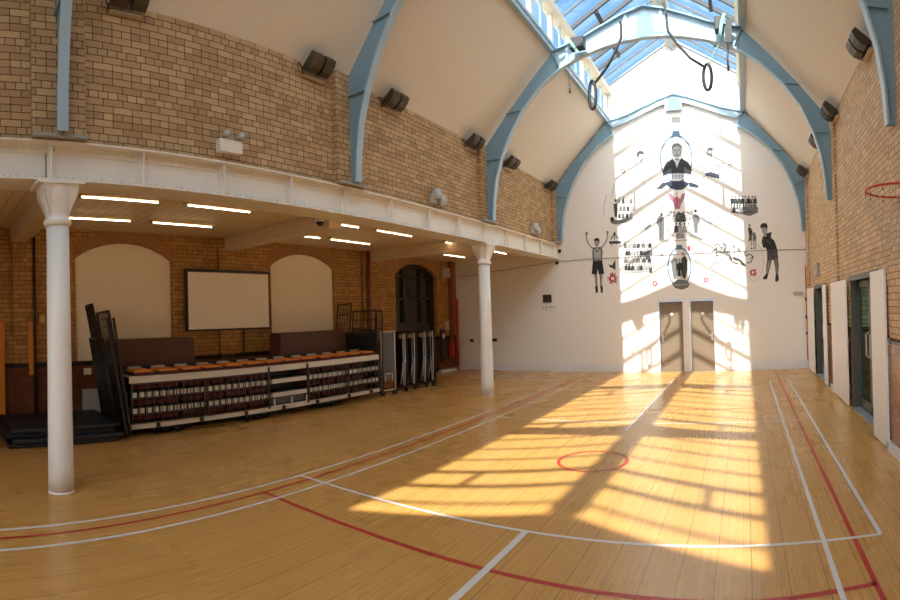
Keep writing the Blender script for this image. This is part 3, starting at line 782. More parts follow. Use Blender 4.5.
rail(3.01, [(-7.46, .12), (-8.1, .12), (-8.2, 1.5), (-7.5, 1.5)], 12, ytop=2.80, mesh=True)
rail(2.95, [(-7.9, .15), (-8.6, .15), (-8.7, 1.55), (-8.0, 1.55)], 14, ytop=2.76, mesh=True)
q = MB()
for y, yt, x in ((2.93, 2.66, -7.44), (3.0, 2.76, -7.44)): q.bar((x, y, .12), (x - .05, yt, 1.9), .035, .04, 'blackmetal')
q.add([(-7.5, 2.99, .2), (-8.6, 2.99, .2), (-8.6, 2.80, 1.35), (-7.5, 2.80, 1.35), (-7.5, 3.01, .2), (-8.6, 3.01, .2), (-8.6, 2.82, 1.35), (-7.5, 2.82, 1.35)], [(0,1,2,3),(7,6,5,4),(0,4,5,1),(1,5,6,2),(2,6,7,3),(3,7,4,0)], 'black')
part(q, 'end_post')
rail(8.86, [(-8.55, 1.0), (-9.0, 1.0), (-8.95, 2.12), (-8.5, 2.14)], 5, ytop=8.99)
rail(8.90, [(-7.74, 1.0), (-8.45, 1.0), (-8.45, 1.95), (-7.74, 1.96)], 6, ytop=8.99)
rail(8.93, [(-7.54, .1), (-7.68, .1), (-7.72, 1.95), (-7.56, 1.95)], 2, ytop=8.99)
rail(8.95, [(-7.6, .5), (-8.5, .5), (-8.5, 1.55), (-7.75, 1.5)], 14, mesh=True, ytop=8.99)
q = MB(); q.box((-8.6, 8.82, .2), (-7.6, 8.86, 1.45), 'black'); part(q, 'end_board')
for (ya, yb, lb) in ((3.02, 4.6, 'long brown vinyl crash mat standing on the left end of the seating'), (6.6, 8.52, 'long brown vinyl crash mat standing on the right end of the seating')):
    m_ = MB(); m_.prism([(-8.22, .972), (-8.66, .972), (-8.62, 1.53), (-8.26, 1.53)], 'y', ya, yb, 'vinylbrown')
    o = m_.build('crash_mat', loc=(-8.4, (ya+yb)/2, 1.02)); tag(o, lb, 'crash mat', 'brown crash mats on the seating')
    bv = o.modifiers.new('b', 'BEVEL'); bv.width = .03; bv.segments = 3

# ------------------------------------------------------------------ folded tables
e = empty('folding_table', (-7.6, 9.22, 0), radians(-8)); tag(e, 'grey table top in a pale frame tipped on end beside the seating', 'table')
MB().bbox((-.02, -.19, .32), (.02, .19, 1.44), 'greytop', .008).build('table_top', e)
b = MB()
for y in (-.21, .21): b.tube([(.0, y, .1), (0, y, 1.46)], .018, 'alu', 8)
for z in (1.46, .12, .34): b.tube([(0, -.21, z), (0, .21, z)], .016, 'alu', 8)
b.tube([(0.02, -.12, .32), (.02, -.12, .5), (.02, 0, .5), (.02, .1, .5), (.02, .1, .32)], .014, 'alu', 8)
b.build('frame', e)
for y in (-.19, .19): MB().tube([(-.025, y, .06), (.025, y, .06)], .06, 'black', 14).build('castor', e)
tl = ['first dark folded table on edge right of the grey table top', 'second dark folded table on edge, in the middle of the folded row', 'third dark folded table on edge, with close chrome legs', 'last dark folded table on edge, nearest the arched window']
def table_proto():
    e = empty('folded_table', (0, 0, 0))
    MB().bbox((-.72, .03, .14), (0, .06, 1.42), 'black', .008).build('table_top', e)
    for x in (-.04, -.16):
        b = MB(); b.tube([(x, 0, 1.40), (x, 0, .72), (x + (.05 if x > -.1 else -.06), -.05, .16)], .015, 'chrome', 8); b.build('leg', e)
    b = MB(); b.tube([(-.04, 0, .74), (-.16, 0, .74)], .022, 'chrome', 8); b.tube([(-.1, 0, .70), (-.04, -.06, .4), (0.02, -.08, .16)], .010, 'chrome', 6); b.tube([(-.1, 0, .7), (-.2, -.03, .3)], .010, 'chrome', 6)
    b.build('folding_brace', e); MB().bbox((-.4, -.01, 1.26), (-.05, .03, 1.36), 'panel_cream', .006).build('label_plate', e)
    b = MB()
    for x in (-.04, -.6): b.tube([(x, -.02, .055), (x, .03, .055)], .05, 'black', 12)
    b.box((-.66, .0, .08), (.02, .045, .15), 'blackmetal'); b.build('castor_bar', e)
    return e
tp = table_proto()
for i, (x, y, rz) in enumerate(((-7.58, 9.86, -.5), (-7.55, 10.2, -.45), (-7.52, 10.62, -.5), (-7.5, 10.93, -.42))):
    o = tp if i == 0 else copy_tree(tp)
    o.location = (x, y, 0); o.rotation_euler = (0, 0, rz); tag(o, tl[i], 'table', 'folded tables on edge')

# ------------------------------------------------------------------ far wall doors, fittings
for i, (a, b_) in enumerate((dA, dB)):
    d = MB(); d.bbox((a + .015, D + .05, .01), (b_ - .015, D + .095, DZ - .015), 'door_brown', .004)
    o = struct(d.build('door_%d' % (i + 2)))
    f = MB(); f.box((a - .07, D - .02, 0), (a, D + .1, DZ + .07), 'white_skirt'); f.box((b_, D - .02, 0), (b_ + .07, D + .1, DZ + .07), 'white_skirt'); f.box((a, D - .02, DZ), (b_, D + .1, DZ + .07), 'white_skirt'); f.build('door_frame', o)
    h = MB(); hx = a + .07 if i == 0 else b_ - .07
    h.box((hx - .025, D + .04, .86), (hx + .025, D + .052, 1.08), 'alu'); h.tube([(hx, D + .04, 1.0), (hx, D + .0, 1.0), (hx + (.1 if i == 0 else -.1), D + .0, 1.0)], .01, 'alu', 8); h.build('door_handle', o)
    s = MB(); s.lathe([(.05, -.003), (.05, .003)], (0, 0, 0), 'white', 20)
    s.v = [(v[0] + (a + b_)/2 + .01, D + .047 + v[2], v[1] + 1.62) for v in s.v]; s.build('door_sign', o, 'small round white door sign')
def fbox(name, px0, py0, px1, py1, t, m, label, cat):
    a, b_ = wallpt(px0, py1), wallpt(px1, py0)
    return simple(name, MB().bbox((a[0], D - t, a[1]), (b_[0], D, b_[1]), m, .005), label, cat, (a[0], D, a[1]))
fbox('thermostat', 543.5, 294.5, 551.5, 302.5, .05, 'darkbrown', 'small dark square box on the white far wall above the sockets', 'control box')
e = empty('socket_panel', (wallpt(549, 307)[0], D, wallpt(549, 307)[1])); tag(e, 'wide pale socket strip under the dark box on the far wall', 'socket')
MB().bbox((-.25, -.03, -.06), (.25, 0, .06), 'white', .006).build('plate', e)
for x in (-.17, -.06, .06, .17): MB().box((x - .025, -.034, -.02), (x + .025, -.029, .02), 'ink_mid' if abs(x) > .1 else 'black').build('outlet', e)
fbox('door_bell_box', 593, 316.5, 600, 320.5, .05, 'white', 'small white box on the far wall left of the sunlit patch', 'control box')
fbox('black_socket', 492, 338.5, 497, 341.5, .04, 'black', 'small black socket on the far wall right of the far column', 'socket')
fbox('brown_socket', 470.5, 339, 473.5, 342, .04, 'darkbrown', 'small brown socket on the far wall left of the far column', 'socket')
fbox('light_switch', 462, 308, 465, 313, .03, 'panel_cream', 'small cream light switch on the far wall in the balcony shade', 'switch')
fbox('cable_clamp', 558.5, 249.5, 561, 253, .05, 'black', 'upper small black clamp on the far wall beside the girder end', 'clamp')
fbox('cable_clamp', 556, 261.5, 558.5, 264.5, .05, 'black', 'lower small black clamp on the far wall beside the girder end', 'clamp')
fbox('white_panel_box', 793.5, 291.5, 803, 295, .05, 'ink_light', 'small grey strip plate on the far wall near the right corner', 'control box')
simple('picture_wire', MB().tube([(XM + .2, D - .02, 3.02), (XL, D - .02, 3.3), (XC, D - .015, 3.33), (XR - .02, D - .02, 3.36)], .007, 'ink_mid', 5), 'thin grey cable running level across the mural wall', 'cable', (XC, D, 3.3))
simple('corner_pipe', MB().tube([(XR - .06, D - .05, 0.23), (XR - .06, D - .05, 2.9)], .018, 'orange_paint', 6).box((XR - .09, D - .07, 1.4), (XR - .03, D - .01, 1.5), 'black').box((XR - .09, D - .07, 1.9), (XR - .03, D - .01, 2.0), 'black').box((XR - .09, D - .07, .95), (XR - .03, D - .01, 1.03), 'black'), 'thin copper coloured pipe in the far right corner', 'pipe', (XR, D, 0))

# ------------------------------------------------------------------ right wall: doors and open shutters
for i, (a, b_) in enumerate(OP):
    xd = XW + .12
    d = MB(); fr_ = .09
    d.box((xd, a, .02), (xd + .05, a + fr_, OZ), 'greyframe'); d.box((xd, b_ - fr_, .02), (xd + .05, b_, OZ), 'greyframe'); mid = (a + b_)/2
    d.box((xd, mid - .08, .02), (xd + .05, mid + .08, OZ), 'greyframe'); d.box((xd, a, .02), (xd + .05, b_, .2), 'greyframe'); d.box((xd, a, OZ - .12), (xd + .05, b_, OZ), 'greyframe')
    o = struct(d.build('door_%d' % (i + 4)))
    MB().box((xd + .02, a + fr_, .2), (xd + .028, mid - .08, OZ - .12), 'greenglass').box((xd + .02, mid + .08, .2), (xd + .028, b_ - fr_, OZ - .12), 'greenglass').build('door_glass', o)
    h = MB(); h.tube([(xd, mid + .13, .95), (xd - .05, mid + .13, .98), (xd - .05, mid + .13, 1.32), (xd, mid + .13, 1.35)], .014, 'alu', 8); h.tube([(xd - .02, mid - .13, .95), (xd - .05, mid - .13, .98), (xd - .05, mid - .13, 1.32), (xd, mid - .13, 1.35)], .014, 'alu', 8); h.build('door_handle', o)
    r = MB(); r.box((XW - .01, a - .02, 0.02), (XW + .17, a + .03, OZ), 'greyframe'); r.box((XW - .01, b_ - .03, .02), (XW + .17, b_ + .02, OZ), 'greyframe'); r.box((XW - .02, a - .06, OZ), (XW + .17, b_ + .06, OZ + .09), 'greyframe'); r.build('door_frame', o)
    st = struct(MB().box((XW - .02, a + .03, 0), (XW + .45, b_ - .03, .018), 'threshold').build('trim_%d' % k)); k += 1
    # lobby behind
    lb_ = MB(); lb_.box((XW + 1.4, a - .5, 0), (XW + 1.45, b_ + .5, 2.6), 'teal'); lb_.box((XW + .45, a - .5, 0), (XW + 1.45, a - .45, 2.6), 'teal'); lb_.box((XW + .45, b_ + .45, 0), (XW + 1.45, b_ + .5, 2.6), 'teal'); lb_.box((XW + .45, a - .5, 2.6), (XW + 1.45, b_ + .5, 2.65), 'teal')
    struct(lb_.build('wall_%d' % (i + 1)))
    lo = MB().box((-.3, -.1, -.06), (.3, .1, 0), 'lobby_fill').build('lobby_fill_panel', loc=(0, 0, 0)); lo.location = (XW + .95, (a + b_)/2, 2.595); tag(lo, 'added unseen fill panel in the lobby behind the %s right doorway' % ('nearer' if i == 0 else 'farther'), 'ceiling light')  # glowing panel added out of view to brighten the door glass
sh = [(5.98, 6.97, 'white shutter leaf folded against the right wall, nearest the camera'), (8.92, 10.45, 'wide white shutter leaf on the right wall between the two doorways'), (11.2, 11.60, 'narrow white shutter leaf just before the farther right doorway'), (13.22, 14.5, 'white shutter leaf at the far right corner beyond the farther doorway')]
sh[0] = (6.14, 6.84, sh[0][2])
for a, b_, lb in sh:
    xf = XW - .14 if (a < 6.3) else XW - .075
    e = empty('door_shutter', (xf, (a+b_)/2, 0)); tag(e, lb, 'shutter', 'white door shutters on the right wall')
    h = (b_ - a)/2
    MB().bbox((-.0, -h, .02), (.03, h, 2.24), 'cream_lam', .004).build('leaf', e)
    for z in (.3, 1.1, 1.95):
        q = MB(); q.tube([(.03, h if a < 6.5 or a > 11 and a < 12 else -h, z), (.03, h if a < 6.5 or a > 11 and a < 12 else -h, z + .1)], .012, 'alu', 6)
        q.build('hinge', e)
simple('door_stop_plate', MB().bbox((XW - .115, 6.13, 1.15), (XW - .1, 6.2, 1.35), 'black', .003), 'small black plate on the brick beside the nearest white shutter', 'plate', (XW, 6.16, 1.2)) if False else None
e = empty('bulkhead_light', (XW - .0, 12.6, 2.66)); tag(e, 'small grey rectangular bulkhead light above the farther right doorway', 'light fixture')
MB().bbox((-.08, -.16, -.17), (0, .16, .17), 'ink_light', .03).build('body', e); MB().bbox((-.095, -.1, -.12), (-.08, .1, .12), 'clear_lamp', .01).build('lens', e)

# ------------------------------------------------------------------ basketball hoop
hc = Vector((1.05, 3.35, 2.59)); hr = .225
e = empty('basketball_hoop', (XW, 3.35, 2.64)); tag(e, 'red basketball ring with pale net jutting from the right wall at the picture edge', 'basketball hoop')
O = e.location.copy()
q = MB(); q.tube([hc + Vector((hr*cos(a), hr*sin(a), 0)) for a in [2*pi*i/40 for i in range(40)]], .008, 'red_paint', 8, closed=True)
for i in range(12):
    a = 2*pi*(i + .5)/12; p = hc + Vector((hr*cos(a), hr*sin(a), -.01)); q.tube([p, p + Vector((0, 0, -.022)), p + Vector((.012, .0, -.03))], .003, 'red_paint', 5)
part(q, 'ring', e, None, O)
q = MB()
for s in (-1, 1):
    q.tube([hc + Vector((.10, s*.16, -.01)), hc + Vector((.18, s*.11, -.055)), hc + Vector((.30, s*.07, -.07)), hc + Vector((.42, s*.05, -.07))], .009, 'red_paint', 6)
q.box((hc.x + .40, hc.y - .1, hc.z - .12), (hc.x + .42, hc.y + .1, hc.z + .02), 'red_paint'); q.box((hc.x + .22, hc.y - .1, hc.z - .012), (hc.x + .42, hc.y + .1, hc.z - .002), 'red_paint')
part(q, 'ring_bracket', e, None, O)
q = MB(); n = 12; lv = [(hr, -.03), (.20, -.11), (.165, -.19), (.135, -.27), (.12, -.34), (.125, -.40)]
for l in range(len(lv) - 1):
    for i in range(n):
        for s in (0, 1):
            a = 2*pi*(i + (l % 2)*.5)/n; b_ = 2*pi*(i + (l % 2)*.5 + (.5 if s else -.5))/n
            q.tube([hc + Vector((lv[l][0]*cos(a), lv[l][0]*sin(a), lv[l][1])), hc + Vector((lv[l+1][0]*cos(b_), lv[l+1][0]*sin(b_), lv[l+1][1]))], .0022, 'net', 4)
part(q, 'net', e, None, O)
q = MB(); q.bbox((hc.x + .42, hc.y - .55, hc.z - .15), (hc.x + .45, hc.y + .55, hc.z + .65), 'white', .006); part(q, 'backboard', e, None, O)
for s in (-.35, .35):
    for dz in (0, .5):
        q = MB(); q.box((hc.x + .45, hc.y + s - .03, hc.z + dz), (XW, hc.y + s + .03, hc.z + dz + .06), 'blackmetal'); part(q, 'wall_arm', e, None, O)

# ------------------------------------------------------------------ straps and hoists on the third rib
yr = RIBS[3]
def atr(px, py, y=yr - .24):
    X, Z = wallpt(px, py, y); return Vector((X, y, Z))
def sling(pts, loop, label):
    e = empty('hanging_strap', pts[0]); tag(e, label, 'strap', 'straps hanging from the third rib'); O = e.location.copy()
    q = MB(); q.strip(pts, .055, (0, 1, 0), 'black', .014); q.tube(pts, .026, 'black', 6); part(q, 'webbing', e, None, O)
    c, rx, rz_ = loop
    q = MB(); q.tube([c + Vector((rx*cos(a), 0, rz_*sin(a))) for a in [2*pi*i/20 for i in range(20)]], .032, 'black', 8, closed=True); part(q, 'loop', e, None, O)
sling([Vector((atr(620, 18).x, yr - .24, 7.45)), atr(621, 26), atr(621, 38), atr(616, 50), atr(608, 66), atr(599, 78), atr(593, 85)], (atr(592.5, 95), .07, .28), 'long black strap with loop hanging at the left of the third rib')
sling([Vector((atr(664, 8).x, yr - .24, 7.7)), atr(666, 14), atr(668, 31), atr(678, 45), atr(690, 58), atr(706, 68)], (atr(707.5, 77), .08, .25), 'black strap with loop hanging right of the rib crown')
e = empty('hanging_strap', atr(728, 20)); tag(e, 'short black strap hanging at the right end of the third rib', 'strap', 'straps hanging from the third rib'); O = e.location.copy()
q = MB(); q.strip([atr(729, 20), atr(728, 42)], .13, (1, 0, 0), 'black', .03); q.tube([atr(728, 42), atr(727.5, 60), atr(728.5, 70)], .02, 'black', 6); part(q, 'webbing', e, None, O)
q = MB(); q.tube([atr(728.5, 68) + Vector((.025*cos(a), 0, .05*sin(a))) for a in [2*pi*i/14 for i in range(14)]], .012, 'ink_mid', 6, closed=True); part(q, 'loop', e, None, O)
for (px, py, w_, h_, lb) in ((577.5, 44, .30, .22, 'black hoist box on the left haunch of the third rib, tied with green webbing'), (719, 25, .17, .26, 'black hoist box on the right haunch of the third rib, beside green webbing')):
    c = atr(px, py); e = empty('hoist_box', c); tag(e, lb, 'hoist'); O = c.copy()
    MB().bbox((-w_/2, -.1, -h_/2), (w_/2, .1, h_/2), 'black', .015).build('body', e)
    q = MB(); s = -1 if px < 600 else 1
    q.strip([Vector((s*w_*.62, -.11, h_*.6)), Vector((s*w_*.3, -.115, -h_*.1)), Vector((s*w_*.1*(-1 if s < 0 else 1), -.11, -h_*.95))], .06, (1, 0, 0), 'greenstrap', .01); q.build('sling', e, 'pale green webbing')
q = MB(); q.strip([atr(722, 38), atr(715, 52), atr(707.5, 67)], .04, (0, 1, 0), 'greenstrap', .012); q.tube([atr(722, 38), atr(707.5, 67)], .013, 'greenstrap', 6)
simple('green_sling', q, 'pale green sling running from the right hoist box down to the strap loop', 'sling', atr(722, 38))
q = MB(); q.tube([atr(568, 64), atr(568.5, 76), atr(569.5, 86)], .006, 'ink_dark', 5); q.tube([atr(569.5, 86), atr(570, 93)], .022, 'ink_dark', 8)
simple('hook_line', q, 'thin line with small hook hanging below the left haunch of the third rib', 'hook', atr(568, 64))

# ------------------------------------------------------------------ painted court lines (marks on the floor)
def cline(pts, w_, m, z, lb=None):
    b = MB(); pts = [Vector((p[0], p[1], 0)) for p in pts]
    for p, q in zip(pts, pts[1:]):
        d = (q - p).normalized(); n = Vector((-d.y, d.x, 0)) * w_/2
        b.add([(p - n).to_tuple()[:2] + (z,), (q - n).to_tuple()[:2] + (z,), (q + n).to_tuple()[:2] + (z,), (p + n).to_tuple()[:2] + (z,)], [(0, 1, 2, 3)], m)
    return b.build('court_line', fl, lb)
K = HCAM / 1.6
W1, W2, W3 = .4855*K, .6929*K, .879*K
A1, A2, A3 = -3.6513*K, -3.8504*K, -4.0066*K
YWc, YR_ = 3.4221*K, 2.8141*K
lw = .038
cline([(W1, -2), (W1, 12.6)], lw, 'line_white', .0016); cline([(W3, YWc), (W3, 12.6)], lw, 'line_white', .0016)
cline([(W2, 1), (W2, D - .2)], lw, 'line_red', .0012, 'dark red line')
cline([(A1, -2), (A1, 12.4)], lw, 'line_white', .0016); cline([(A3, -2), (A3, 12.4)], lw, 'line_white', .0016)
cline([(A2, -2), (A2, 12.9)], lw, 'line_red', .0012, 'dark red line')
cline([(A3, YWc), (W3, YWc)], lw, 'line_white', .002)
cline([(A2, YR_ + .04), (-3.0, YR_ + .03), (-1.6, YR_), (0, YR_ - .05), (W2, YR_ + .02)], .05, 'line_red', .0012, 'dark red line')
cline([(-1.5844*K, -1), (-1.5844*K, YWc)], .06, 'line_white', .0023)
cline([(-1.5844*K + .0, 7.6), (-1.5844*K, 13.0)], lw, 'line_white', .0016)
cc = Vector((-1.87, 6.03)); cr = .42
cline([(cc.x + cr*cos(a), cc.y + cr*sin(a)) for a in [2*pi*i/48 for i in range(49)]], .04, 'line_red', .0026, 'dark red circle')
cline([(A2, 9.2), (W2, 9.2)], .03, 'line_red', .0022, 'thin dark red line')
cline([(A1, 8.1), (.9, 8.1)], .03, 'line_white', .0028)
cline([(-3.5 + 1.0*cos(a)*.9, 14.0 - 1.6*sin(a)) for a in [pi*i/24 for i in range(4, 21)]], .03, 'line_red', .003, 'thin dark red arc')

# ------------------------------------------------------------------ the mural
mu = empty('wall_mural', (XC, D, 4)); tag(mu, 'black, white and red sports mural of figures and oval portraits on the far wall', 'mural')
MO = mu.location.copy()
class Ink:
    def __init__(s): s.mb = MB(); s.l = 0
    def poly(s, pts, m):
        s.l += 1; y = D - .0012 - s.l * .00006
        vs = []
        for p in pts:
            X, Z = wallpt(p[0], p[1], D); vs.append((X, y, Z))
        # fan triangulate via bmesh-safe ngon
        s.mb.add(vs, [list(range(len(vs)))], m); return s
    def ell(s, cx, cy, rx, ry, m, n=12, rot=0):
        c, d_ = cos(rot), sin(rot)
        return s.poly([(cx + rx*cos(2*pi*i/n)*c - ry*sin(2*pi*i/n)*d_, cy + rx*cos(2*pi*i/n)*d_ + ry*sin(2*pi*i/n)*c) for i in range(n)], m)
    def line(s, pts, w_, m):
        for (x0, y0), (x1, y1) in zip(pts, pts[1:]):
            L = hypot(x1-x0, y1-y0) or 1; nx, ny = -(y1-y0)/L*w_/2, (x1-x0)/L*w_/2
            s.poly([(x0-nx, y0-ny), (x1-nx, y1-ny), (x1+nx, y1+ny), (x0+nx, y0+ny)], m)
        return s
    def ring(s, cx, cy, rx, ry, w_, m, n=36, a0=0, a1=2*pi):
        for i in range(n):
            t, u = a0 + (a1-a0)*i/n, a0 + (a1-a0)*(i+1)/n
            s.poly([(cx + rx*cos(t), cy + ry*sin(t)), (cx + rx*cos(u), cy + ry*sin(u)), (cx + (rx-w_)*cos(u), cy + (ry-w_)*sin(u)), (cx + (rx-w_)*cos(t), cy + (ry-w_)*sin(t))], m)
        return s
    def done(s, name, label): 
        o = s.mb.build(name, mu, label); o.location = -MO; return o
R = random.Random(3)
def hatch(k_, x0, x1, y0, y1, n, inks=('ink_dark', 'ink_mid', 'ink_black'), L=2.4, w_=.7):
    for _ in range(n):
        x, y, a = R.uniform(x0, x1), R.uniform(y0, y1), R.uniform(0, pi); l = R.uniform(.4, 1)*L/2; b_ = R.uniform(-.6, .6)
        k_.line([(x - l*cos(a), y - l*sin(a)), (x + b_, y + b_), (x + l*cos(a), y + l*sin(a))], w_*R.uniform(.6, 1.3), R.choice(inks))
# 1 athlete with raised arms
k1 = Ink()
k1.line([(592.5, 248.5), (588.5, 244), (586.3, 238), (586.8, 233)], 1.6, 'ink_skin'); k1.line([(601.5, 247.5), (605.5, 243), (607.5, 237), (607.3, 232)], 1.6, 'ink_skin')
k1.ell(586.6, 233.5, 1.2, 1.8, 'ink_mid'); k1.ell(607.4, 232.5, 1.1, 1.7, 'ink_mid')
k1.poly([(592.5, 247.5), (601.8, 247), (602.8, 252), (601.8, 262), (592.8, 262.3), (592.2, 252)], 'ink_mid')
k1.poly([(594, 248.5), (600.5, 248.2), (601, 260), (594.5, 260.3)], 'ink_light')
k1.line([(594, 247.5), (597, 252), (600.5, 247.3)], .8, 'ink_black'); k1.line([(593, 261.5), (602.5, 261.3)], 1.6, 'ink_dark')
k1.ell(596.8, 243, 2.5, 3.3, 'ink_skin'); k1.poly([(594, 242), (594.2, 239), (596.5, 237.8), (599, 238.6), (599.8, 241), (599.2, 243), (598.5, 240.8), (595, 240.8)], 'ink_black')
k1.line([(595.6, 242.3), (596.2, 242.3)], .6, 'ink_black'); k1.line([(597.6, 242.2), (598.3, 242.2)], .6, 'ink_black'); k1.line([(596, 244.8), (598, 244.7)], .5, 'ink_dark'); k1.line([(596.2, 246.2), (597.8, 246.6)], 1.2, 'ink_mid')
k1.poly([(592.8, 262), (602.5, 261.8), (604.2, 273.8), (598.8, 274.5), (597.8, 269), (596.8, 274.6), (591.6, 274)], 'ink_black')
k1.poly([(594, 274), (597, 274.3), (597.2, 281), (597.6, 287), (595.4, 287.2), (595, 281)], 'ink_mid'); k1.poly([(599.5, 274), (602.8, 273.6), (602.2, 281), (602.2, 286.5), (600.2, 286.7), (600, 281)], 'ink_mid')
k1.line([(595, 275), (596, 286)], .7, 'ink_light'); k1.line([(602, 275), (601.3, 286)], .7, 'ink_light')
k1.poly([(595.2, 286.5), (597.8, 286.3), (598, 291), (597.4, 293), (595.8, 293), (595.4, 290)], 'ink_black'); k1.poly([(600.2, 286), (602.5, 285.8), (603, 290), (602.6, 292.8), (600.8, 292.8), (600.6, 289.6)], 'ink_black')
k1.done('athlete_figure', 'gymnast in black shorts with both arms raised')
# 2 vaulting horse and handstand figures
k2 = Ink(); k2.poly([(609, 241.2), (621, 240.8), (621.2, 243.8), (609.3, 244)], 'ink_dark'); k2.line([(611.5, 244), (611, 247)], .7, 'ink_dark'); k2.line([(619.5, 244), (620.5, 247)], .7, 'ink_dark')
k2.line([(610.5, 239.5), (613, 236), (614.5, 232), (616, 236), (619.5, 239)], 1.2, 'ink_mid'); k2.line([(614.5, 232), (614.3, 239.5)], .9, 'ink_dark')
k2.poly([(608.5, 264), (612, 265.5), (614, 262), (615, 261), (615, 270), (612.5, 268), (610, 267.5)], 'ink_dark'); k2.line([(615, 260), (615.2, 270)], .7, 'ink_dark')
k2.done('vaulting_figures', 'gymnasts over a dark vaulting horse')
# 3 team groups: helper
def group(name, label, x0, x1, y0, y1, rows, cols, m=('ink_black', 'ink_dark', 'ink_mid'), size=1.3, lean=0):
    k_ = Ink()
    for r in range(rows):
        for c in range(cols):
            x = x0 + (x1 - x0)*(c + .5 + R.uniform(-.12, .12) + (.5 if r % 2 else 0)*.6)/cols; y = y0 + (y1 - y0)*(r + .3)/rows + lean*(x - x0)
            hh = (y1 - y0)/rows
            body = R.choice(m)
            k_.poly([(x - size*.9, y + size*.9), (x + size*.9, y + size*.8), (x + size*1.2, y + hh*.75), (x - size*1.15, y + hh*.78)], body if R.random() < .55 else 'ink_light')
            k_.line([(x - size*.9, y + size), (x - size*1.15, y + hh*.75)], .4, 'ink_black'); k_.line([(x + size*.9, y + size), (x + size*1.2, y + hh*.75)], .4, 'ink_dark')
            k_.ell(x, y, size*.62, size*.78, 'ink_skin', 8); k_.poly([(x - size*.6, y - .1), (x - size*.5, y - size*.8), (x + size*.5, y - size*.85), (x + size*.6, y - .1), (x + .1, y - size*.35)], 'ink_black')
    return k_
kk = group('g', '', 624, 651.5, 240.5, 270, 4, 9, size=1.25, lean=-.02); kk.line([(624, 272.3), (652, 271)], 2.0, 'ink_light'); kk.poly([(644, 253), (650, 250), (650, 259), (646, 260)], 'ink_dark'); kk.poly([(649, 268), (652, 267.5), (652, 272.5), (650, 273)], 'ink_dark'); kk.done('team_photo', 'seated team group in four rows')
k3 = group('g', '', 617, 633, 196, 218, 3, 4, size=1.1); k3.poly([(613.5, 204), (617.5, 203), (618, 209), (617.2, 217), (614.8, 217), (614, 210)], 'ink_dark'); k3.ell(615.7, 200.5, 1.2, 1.6, 'ink_dark')
k3.poly([(610, 218), (613, 217), (615, 220), (622, 219.5), (632, 217), (633, 219), (627, 222.5), (615, 224.5), (611, 223)], 'ink_mid'); k3.poly([(610.5, 217.5), (613, 217), (614, 221), (611.5, 222.5)], 'ink_black'); k3.done('team_photo', 'standing man beside a small group portrait')
k3 = group('g', '', 731, 757, 194.5, 212, 2, 8, m=('ink_black', 'ink_black', 'ink_dark'), size=1.5)
k3.poly([(740, 209), (756, 206), (758.5, 208), (757, 213), (750, 216), (740, 214)], 'ink_mid'); k3.line([(731, 212), (740, 213), (752, 211.5)], 1.2, 'ink_dark')
for i in range(9): x = 730.5 + i*2.9; k3.line([(x, 199 + (i % 3)), (x + 1.2, 205 - i % 2), (x + .4, 210 - i*.4)], 1.1, 'ink_black')
k3.done('team_photo', 'black crowded team picture above the boxer')
# small upper left figures
k4 = Ink(); k4.ell(640.6, 156, 3.6, 4.6, 'ink_light'); k4.poly([(636.7, 156), (637, 152.5), (639.5, 150.6), (643, 151.3), (644.8, 154), (643, 154.2), (639.5, 153.8), (638, 158)], 'ink_dark')
k4.line([(639, 157), (640, 157)], .6, 'ink_mid'); k4.line([(642, 156.8), (643, 156.8)], .6, 'ink_mid'); k4.line([(640, 160.5), (643, 163), (646, 165)], .6, 'ink_mid'); k4.line([(638, 161), (634, 170), (632.5, 185)], .5, 'ink_light'); k4.ring(641.5, 164.5, 2, 2, .6, 'ink_mid', 12)
for x, y in ((637, 169), (644, 170), (641, 176), (650, 174)): k4.line([(x - 1.3, y), (x, y - .9), (x + 1.4, y + .5)], .6, 'ink_mid')
hatch(k4, 634, 652, 164, 184, 16, ('ink_mid', 'ink_light'), 2.5, .6); k4.done('swimmer_figure', 'pale figure with dark hair, upper left')
for cx, cy, r_ in ((623, 171, 3.0), (620.8, 187, 1.8), (641, 200, 2.2), (662, 255, 2.0), (639, 224, 1.4)):
    k5 = Ink()
    for j in range(7):
        a = 2*pi*j/7 + cx; k5.poly([(cx + r_*.2*cos(a), cy + r_*.2*sin(a)), (cx + r_*cos(a+.3), cy + r_*sin(a+.3)), (cx + r_*.7*cos(a+1.1), cy + r_*.7*sin(a+1.1))], 'ink_red' if j % 2 else 'ink_mid')
    k5.done('rosette_mark', 'small red and grey mark')
k5 = Ink()
k5.line([(657.5, 261), (665, 261.8)], .8, 'ink_mid'); k5.done('caption_mark', 'faint grey caption')
def flower(cx, cy, r_, ink='ink_red', halo=True):
    k_ = Ink()
    for j in range(26):
        a = 2*pi*j/26 + R.uniform(-.1, .1); q_ = r_*R.uniform(.65, 1.05)
        k_.poly([(cx + r_*.35*cos(a-.25), cy + r_*.35*sin(a-.25)), (cx + q_*cos(a-.05), cy + q_*sin(a-.05)), (cx + q_*cos(a+.06), cy + q_*sin(a+.06)), (cx + r_*.35*cos(a+.25), cy + r_*.35*sin(a+.25))], ink if j % 3 else 'ink_pink')
    k_.ring(cx, cy, r_*.5, r_*.5, r_*.2, 'ink_red', 14); return k_
flower(612.8, 278.5, 6.2).done('red_burst', 'red spiky burst beside the raised arm gymnast')
flower(655, 283.5, 3.8).done('red_burst', 'small red burst below the team group')
flower(753, 272.5, 4.6).done('red_burst', 'red burst beside the boxer')
flower(706, 280, 3.6, 'ink_pink').done('red_burst', 'small pink burst above the right hand door')
